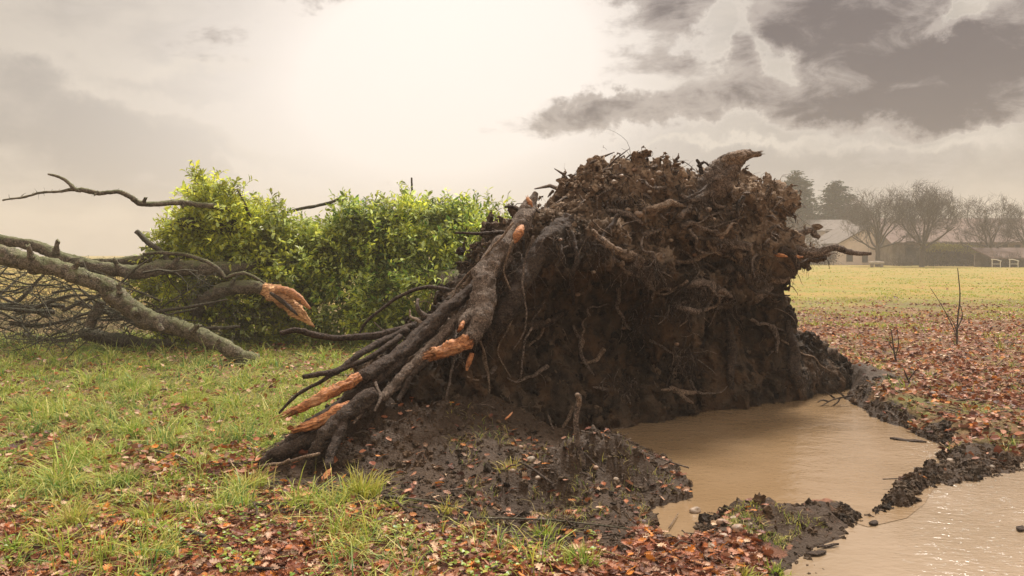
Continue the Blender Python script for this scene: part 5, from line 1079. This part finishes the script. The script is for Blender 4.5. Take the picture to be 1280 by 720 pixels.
OV, OF = oakleaf()
OF = np.array([f for f in OF if max(f) < len(OV) and len(set(f)) == 3])
DL = np.array([(.32, .11, .045), (.42, .20, .12), (.20, .06, .03), (.48, .29, .19), (.56, .20, .035), (.10, .04, .026), (.56, .38, .24), (.34, .10, .03)])
SHORT = np.array([(0, 0, 0), (.3, .34, .06), (.35, -.3, .10), (.6, .2, .02), (.7, -.34, .1), (.85, .26, .12), (1, -.03, .0), (.5, 0, -.04)])
SHF = np.array([(0, 2, 7), (0, 7, 1), (7, 3, 1), (7, 2, 4), (7, 5, 3), (7, 4, 6), (7, 6, 5)])
def litter():
    rg = np.random.default_rng(81)
    def patch(name, px0, px1, py0, py1, n, L, label, imgs=.6, gain=1., lim=1.1, shape=(SHORT, SHF), lift=.012, base=0.):
        x, y = zone(px0, px1, py0, py1, n, rg, imgs); h, mud, pd, pu = height(x, y, True); lw = leafweight(x, y); 
        k = (rg.uniform(0, 1, n) < lw*gain*(1-.93*ss(mud, .3, .7))+base) & (h > WL+.015) & ~inplate(x, y); x, y, h = x[k], y[k], h[k]; n = len(x)
        th = rg.uniform(0, 6.283, n); D = np.stack([np.cos(th), np.sin(th), rg.normal(0, .25, n)], 1); U = rg.normal(size=(n, 3))*.55+[0, 0, 1.]
        ln = rg.uniform(*L, n)*.9; V, T = leafset(np.column_stack([x, y, h+rg.uniform(.002, lift, n)]), D, U, ln, rg.uniform(.8, 1.3, n), *shape)
        col = DL[rg.choice(len(DL), n, p=[.2, .16, .18, .12, .08, .14, .04, .08])]*rg.uniform(.55, 1.25, (n, 1))
        build(name, V, T, 'dead_leaf', col=np.repeat(col, len(shape[0]), 0), kind='stuff', label=label, cat='leaf litter', smooth=False)
    patch('leaf_litter', -80, 960, 560, 800, 26000, (.04, .075), 'wet russet oak leaves carpeting the foreground', .35, 1.2, shape=(OV, OF), lift=.02)
    patch('meadow_leaf_litter', -100, 520, 430, 600, 19000, (.045, .085), 'brown leaves scattered through the meadow grass', .6, 1.0, lift=.07)
    patch('bank_leaf_litter', 1000, 1600, 372, 600, 34000, (.05, .10), 'russet leaves covering the right bank', .62, 1.2, lift=.03)
    patch('field_leaf_litter', 940, 1500, 345, 385, 6000, (.07, .12), 'leaves thinning out over the far field', .8, .5, lift=.03, base=.03)
    patch('heap_leaf_litter', 330, 860, 520, 700, 1500, (.04, .07), 'leaves caught on the soil heap', .5, .1, shape=(OV, OF), base=.09)
    # larger single leaves lying on top in front
    meshes = []
    for k in range(8):
        V = OV*np.array([1, rg.uniform(.9, 1.3), rg.uniform(.6, 2.2)])-[.45, 0, 0]; me = bpy.data.meshes.new('fallen_leaf'); me.from_pydata(V.tolist(), [], OF.tolist())
        ca = me.color_attributes.new('Col', 'FLOAT_COLOR', 'POINT'); c = DL[k]*1.2; ca.data.foreach_set('color', np.tile([c[0], c[1], c[2], 1.], len(V)).astype(np.float32)); me.materials.append(MATS['dead_leaf']); meshes.append(me)
    x, y = zone(0, 900, 612, 716, 420, rg, .3); h, mud, pd, pu = height(x, y, True); c = 0
    for i in range(len(x)):
        if h[i] < WL+.05 or (mud[i] > .5 and rg.uniform() < .9) or c >= 240: continue
        o = bpy.data.objects.new('fallen_leaf', meshes[rg.integers(8)]); C.objects.link(o); s = rg.uniform(.06, .085); o.scale = (s, s, s); o.location = (x[i], y[i], h[i]+.022); o.rotation_euler = (rg.normal(0, .3), rg.normal(0, .3), rg.uniform(0, 6.28)); c += 1
        tagit(o, 'lobed brown oak leaf lying on top of the wet litter in the foreground', 'leaf', 'single oak leaves on the foreground litter')
litter()
# mud clods and stones
def clods():
    rg = np.random.default_rng(91)
    def patch(name, px0, px1, py0, py1, n, sz, label, thr=.5, cond=None):
        x, y = zone(px0, px1, py0, py1, n, rg, .5); h, mud, pd, pu = height(x, y, True); k = (mud > thr) & (h > WL-.015)
        if cond is not None: k &= cond(x, y, h, pd, pu)
        x, y, h = x[k], y[k], h[k]; n = len(x); s = rg.gamma(1.6, sz, n)+.003; s = np.minimum(s, .045); V, T = lumps(np.column_stack([x, y, h]), np.array([[0, 0, .1]]), s, rg, rough=.55)
        c = np.clip(np.repeat(rg.uniform(.02, .42, n), len(ICO1)), 0, 1); build(name, V, T, 'soil', col=np.column_stack([c]*3), kind='stuff', label=label, cat='soil', smooth=False)
    patch('mud_clods', 300, 900, 480, 690, 11000, .0042, 'crumbs of dark soil over the heap beside the pond')
    edge = lambda x, y, h, pd, pu: (h < WL+.13) | (rg.uniform(0, 1, len(x)) < .25)
    patch('ridge_clods', 870, 1110, 620, 700, 7000, .0045, 'wet black clods along the mud ridge', .5, lambda x, y, h, pd, pu: (pd < .16) | (rg.uniform(0, 1, len(x)) < .08))
    patch('bank_clods', 1050, 1290, 480, 630, 12000, .005, 'black clods along the right shore of the pond', .5, lambda x, y, h, pd, pu: (np.minimum(pd, pu) < .22) | (rg.uniform(0, 1, len(x)) < .2))
clods()
def gstone(px, py, r, seed, label, sq=(1, .8, .6), m='stone'):
    Y = CAMZ*F/(py-HOR)*1.0; x = (px-640)/F*Y
    for _ in range(3): hh = float(height(x, Y)[0]); Y = (CAMZ-max(hh, WL))/((py-HOR)/F); x = (px-640)/F*Y
    stone(np.array([x, Y, max(hh, WL)+r*Y/F*.2]), r*Y/F, seed, name='stone', m=m, sq=sq, label=label, cat='stone', group='stones by the pond', autobase=True)
for k, (px, py, r, lb) in enumerate([(869, 640, 8, 'pale stone half under the water at the pond edge'), (903, 655, 8, 'grey oval stone on the ridge'), (922, 662, 9, 'large pinkish stone on the ridge'), (935, 657, 6, 'angular pinkish stone behind the large one'),
    (917, 650, 6, 'brown stone above the large pinkish one'), (884, 656, 5, 'small stone left of the grey oval one'), (905, 672, 7, 'flat stone sunk in mud below the oval one'), (890, 686, 7, 'flat grey stone low on the ridge'), (712, 577, 7, 'round pale stone behind the upright stick'),
    (650, 560, 5, 'small pale stone high on the heap'), (664, 576, 7, 'cream stone on the heap above the tiny pool'), (640, 590, 5, 'stone left of the cream one'), (672, 598, 4, 'little stone below the cream one'), (1188, 578, 6, 'pale stone on the shore right of the pond'), (1240, 585, 5, 'pale stone where the bank meets the puddle'),
    (432, 535, 5, 'small stone among the lower roots'), (436, 545, 6, 'dark stone among the lower roots'), (770, 600, 4, 'small pale stone on top of the mud mound'), (745, 585, 4, 'pebble left of the mound top'), (745, 690, 7, 'pale stone among the leaves at the bottom middle')]):
    gstone(px, py, r, 500+k, lb)

# ------------------------------------------------------------------ single sticks, chips, saplings
def gpt(px, py, up=0.0):
    Y = CAMZ*F/(py-HOR); x = (px-640)/F*Y
    for _ in range(4): hh = max(float(height(x, Y)[0]), WL); Y = (CAMZ-hh)/((py-HOR)/F); x = (px-640)/F*Y
    return np.array([x, Y, hh+up])
def stick(pts, r, name, label, cat, m='twig_bark', up=.02, seed=1., kids=(), **kw):
    P = [gpt(x, y, up) for x, y in pts]; n = len(P); rr = np.linspace(r, r*.5, n); V, Q, T = thick(P, rr, sides=7, per=5, rough=.2, seed=seed, **kw)
    if not kids: return build(name, V, [Q, T], m, label=label, cat=cat, origin=P[0])
    t = empty(name, P[0], label, cat); build('stem', V, [Q, T], m, parent=t)
    for kp in kids:
        P = [gpt(x, y, up) for x, y in kp]; V, Q, T = thick(P, np.linspace(r*.6, r*.3, len(P)), sides=6, per=4, seed=seed+1); build('side_twig', V, [Q, T], m, parent=t)
stick([(256, 461), (280, 458), (310, 457), (352, 454)], .022, 'stick', 'pale stick on the grass at the end of the slanting bough', 'stick', seed=1., m='bough_bark')
stick([(194, 571), (225, 580), (240, 588), (285, 588), (325, 586)], .009, 'stick', 'thin forked dark twig in the meadow grass', 'twig', seed=2., kids=[[(230, 590), (212, 600)], [(214, 574), (238, 600)]], up=.05)
stick([(312, 634), (335, 636), (360, 634), (386, 637)], .02, 'bark_piece', 'black strip of bark below the orange chip', 'bark', m='dark_root', seed=3.)
def chip(px, py, l, w, rot, label, name='wood_chip', m='torn_wood', th=.008, up=.03, tilt=.12, seed=1):
    c = gpt(px, py, up); n = 9; rg = np.random.default_rng(seed); t = np.linspace(-.5, .5, n); wd = w*.5*np.clip(1-np.abs(t*2)**2.5, .06, 1)*rg.uniform(.75, 1.15, n); rows = []
    for i in range(n):
        for s, zz in ((-1, 0), (-.3, .4), (.3, .5), (1, 0), (1, -1), (-1, -1)): rows.append((t[i]*l, wd[i]*s, zz*th+.04*math.sin(i*1.3)*l*.3+t[i]*tilt*l))
    V = np.array(rows); cs, sn = math.cos(rot), math.sin(rot); V = np.column_stack([V[:, 0]*cs-V[:, 1]*sn, V[:, 0]*sn+V[:, 1]*cs, V[:, 2]])+c
    i = np.arange(n-1)[:, None]*6; j = np.arange(6)[None]; Q = np.stack([i+j, i+(j+1) % 6, i+6+(j+1) % 6, i+6+j], -1).reshape(-1, 4); V = np.vstack([V, V[:6].mean(0), V[-6:].mean(0)]); T = [((k+1) % 6, k, n*6) for k in range(6)]+[((n-1)*6+k, (n-1)*6+(k+1) % 6, n*6+1) for k in range(6)]
    build(name, V, [Q, np.array(T)], m, label=label, cat='wood chip' if 'wood' in name else 'bark', smooth=False, origin=c)
chip(368, 626, .30, .075, .25, 'long flat orange chip of split wood on the leaves', seed=1)
chip(425, 570, .13, .08, .5, 'orange wood chip caught in the soil below the roots', seed=2, up=.06, tilt=.5); chip(472, 585, .08, .07, -.4, 'small orange chip on the slope right of the caught one', seed=3, up=.05, tilt=.4)
chip(408, 600, .09, .06, .9, 'rusty chip standing by the tuft under the roots', seed=4, up=.04, tilt=.8); chip(636, 533, .06, .07, 0, 'square orange chip at the water end of the heap', seed=5, up=.08, tilt=.9); chip(585, 560, .07, .05, 1.2, 'tiny rusty chip in the middle of the heap', seed=6, up=.05)
chip(1135, 551, .30, .07, -.5, 'strip of dark bark floating on the pond', 'bark_strip', 'dark_root', .012, .01, .0, 7)
chip(1020, 693, .14, .05, .3, 'piece of dark bark lying in the shallow puddle', 'bark_strip', 'dark_root', .01, .012, 0, 8); chip(1035, 684, .16, .02, .35, 'thin dark splinter of bark in the puddle edge', 'bark_strip', 'dark_root', .008, .012, 0, 9)
chip(1092, 655, .09, .05, .8, 'curled dark leaf scrap where pond and puddle meet', 'bark_strip', 'dark_root', .01, .012, 0, 10); chip(1276, 662, .1, .05, .8, 'dark bark scrap in the puddle at the right edge', 'bark_strip', 'dark_root', .01, .012, 0, 11)
stick([(480, 628), (515, 632), (545, 636), (590, 648)], .011, 'stick', 'thin stick lying along the foot of the soil heap', 'stick', seed=5., up=.04); stick([(600, 560), (630, 575), (660, 588), (690, 610)], .012, 'stick', 'dark stick half buried across the heap', 'stick', m='dark_root', seed=6., up=.03)
stick([(300, 714), (340, 716), (356, 715)], .01, 'stick', 'short dark stick at the bottom left', 'stick', seed=7., m='dark_root'); stick([(235, 668), (258, 676), (266, 684)], .014, 'stick', 'stubby mossy stick on the red leaves', 'stick', seed=8.)
stick([(600, 654), (680, 656), (740, 662), (790, 668)], .007, 'stick', 'long thin brown stem along the edge of the tiny pool', 'stick', seed=9., up=.03)
stick([(836, 664), (842, 655), (848, 645)], .005, 'stick', 'pale reed stalk in the bay beside the ridge', 'reed', m='pale_root', seed=10., up=.02)
def upright():
    b = gpt(727, 602); Y = b[1]; t = empty('upright_stick', b, 'crooked stick standing upright in the mud mound', 'stick')
    P, R = pxpath([(728, 606, Y, 5.5), (727, 575, Y, 4.2), (722, 550, Y, 3.2), (720, 525, Y, 2.8), (723, 505, Y, 2.8), (724, 498, Y, 3), (721, 493, Y-.02, 2.5)]); V, Q, T = thick(P, R*1.2, sides=9, seed=2., rough=.2); build('stem', V, [Q, T], 'root_bark', parent=t)
    P, R = pxpath([(723, 508, Y-.01, 3.0), (724, 500, Y-.01, 3.3), (721, 493, Y-.03, 2.8)]); V, Q, T = thick(P, R, sides=9, seed=2., rough=.2); build('stripped_tip', V, [Q, T], 'pale_root', parent=t)
    P, R = pxpath([(729, 565, Y, 1.6), (742, 578, Y-.05, 1.4), (756, 590, Y-.12, 1.)]); V, Q, T = thick(P, R, sides=6, seed=3.); build('side_twig', V, [Q, T], 'dark_root', parent=t)
upright()
def sapling(px, py, top, r, seed, label, sides_, Ysc=1.0):
    b = gpt(px, py); Y = b[1]; t = empty('sapling', b, label, 'sapling'); n = len(top)
    P, R = pxpath([(px, py, Y, r)]+[(x, y, Y, r*(1-.6*(i+1)/n)) for i, (x, y) in enumerate(top)]); V, Q, T = thick(P, R, sides=6, seed=seed, per=4); build('stem', V, [Q, T], 'twig_bark', parent=t)
    for k, s in enumerate(sides_):
        P, R = pxpath([(x, y, Y+(.05 if k % 2 else -.05)*i, .9*r*(1-.2*i)*.6) for i, (x, y) in enumerate(s)]); V, Q, T = thick(P, R, sides=5, per=3, seed=seed+k); build('twig', V, [Q, T], 'twig_bark', parent=t)
sapling(1196, 432, [(1197, 400), (1200, 370), (1197, 335)], 1.4, 1., 'tall bare sapling standing alone on the leafy bank', [[(1197, 424), (1188, 402), (1176, 380), (1163, 360)], [(1197, 420), (1192, 404), (1184, 392)], [(1197, 410), (1203, 395), (1200, 380)]])
sapling(1120, 452, [(1117, 435), (1114, 412)], 1.4, 2., 'small bare sapling left of the tall one', [[(1119, 448), (1123, 430), (1121, 408)], [(1118, 440), (1112, 430), (1110, 425)]])
sapling(1140, 485, [(1133, 470), (1130, 462)], 1.6, 3., 'short dead stem at the top of the right bank', [[(1136, 475), (1142, 466), (1146, 462)]])
def pondtwig():
    b = at(1040, 506, 8.95); b[2] = WL; t = empty('drowned_branch', b, 'dark twiggy branch lying in the far corner of the pond', 'branch')
    for k, s in enumerate([[(1066, 494), (1052, 497), (1040, 500), (1026, 508)], [(1044, 499), (1036, 492), (1030, 488)], [(1050, 498), (1046, 504), (1036, 510)], [(1036, 502), (1028, 500), (1022, 503)], [(1056, 496), (1048, 490), (1042, 484)]]):
        P = [at(x, y, 9.0-.03*i) for i, (x, y) in enumerate(s)]; V, Q, T = thick(P, np.linspace(.012, .005, len(P)), sides=5, per=3, seed=k); build('stem' if k == 0 else 'side_twig', V, [Q, T], 'dark_root', parent=t)
pondtwig()
def debris():
    rg = np.random.default_rng(99); M = 900; x1, y1 = zone(300, 900, 520, 700, 500, rg); x2, y2 = zone(1040, 1290, 430, 600, 400, rg); x = np.concatenate([x1, x2]); y = np.concatenate([y1, y2]); h = height(x, y); k = h > WL+.02; x, y, h = x[k], y[k], h[k]; M = len(x)
    th = rg.uniform(0, 6.28, M); L = rg.gamma(2, .06, M); d = np.stack([np.cos(th), np.sin(th), rg.normal(0, .3, M)], 1); P0 = np.column_stack([x, y, h+.02]); P = np.stack([P0+d*(L*f)[:, None]+rg.normal(size=(M, 3))*.012 for f in (-.5, -.15, .15, .5)], 1)
    V, Q = tubes(P, (rg.gamma(2, .0012, M)+.0015)[:, None]*np.array([[1, .9, .8, .5]]), 4); build('twig_debris', V, Q, 'root_bark', kind='stuff', label='small broken twigs and rootlets strewn over the soil and banks', cat='twigs')
debris()

# ------------------------------------------------------------------ haze
a = Acc(); box(a, -380, 380, -380, 380, -2.0, 19.0)
hz = a.build('haze', 'plaster', kind='stuff', smooth=False, label='pale warm mist thickening towards the far trees')
hm = bpy.data.materials.new('haze_air'); hm.use_nodes = True; nt = hm.node_tree; nt.nodes.clear(); pv = nn(nt, 'ShaderNodeVolumePrincipled'); pv.inputs['Color'].default_value = (.80, .745, .68, 1); pv.inputs['Density'].default_value = .0022
ou = nn(nt, 'ShaderNodeOutputMaterial'); nt.links.new(pv.outputs[0], ou.inputs['Volume']); hz.data.materials.clear(); hz.data.materials.append(hm)
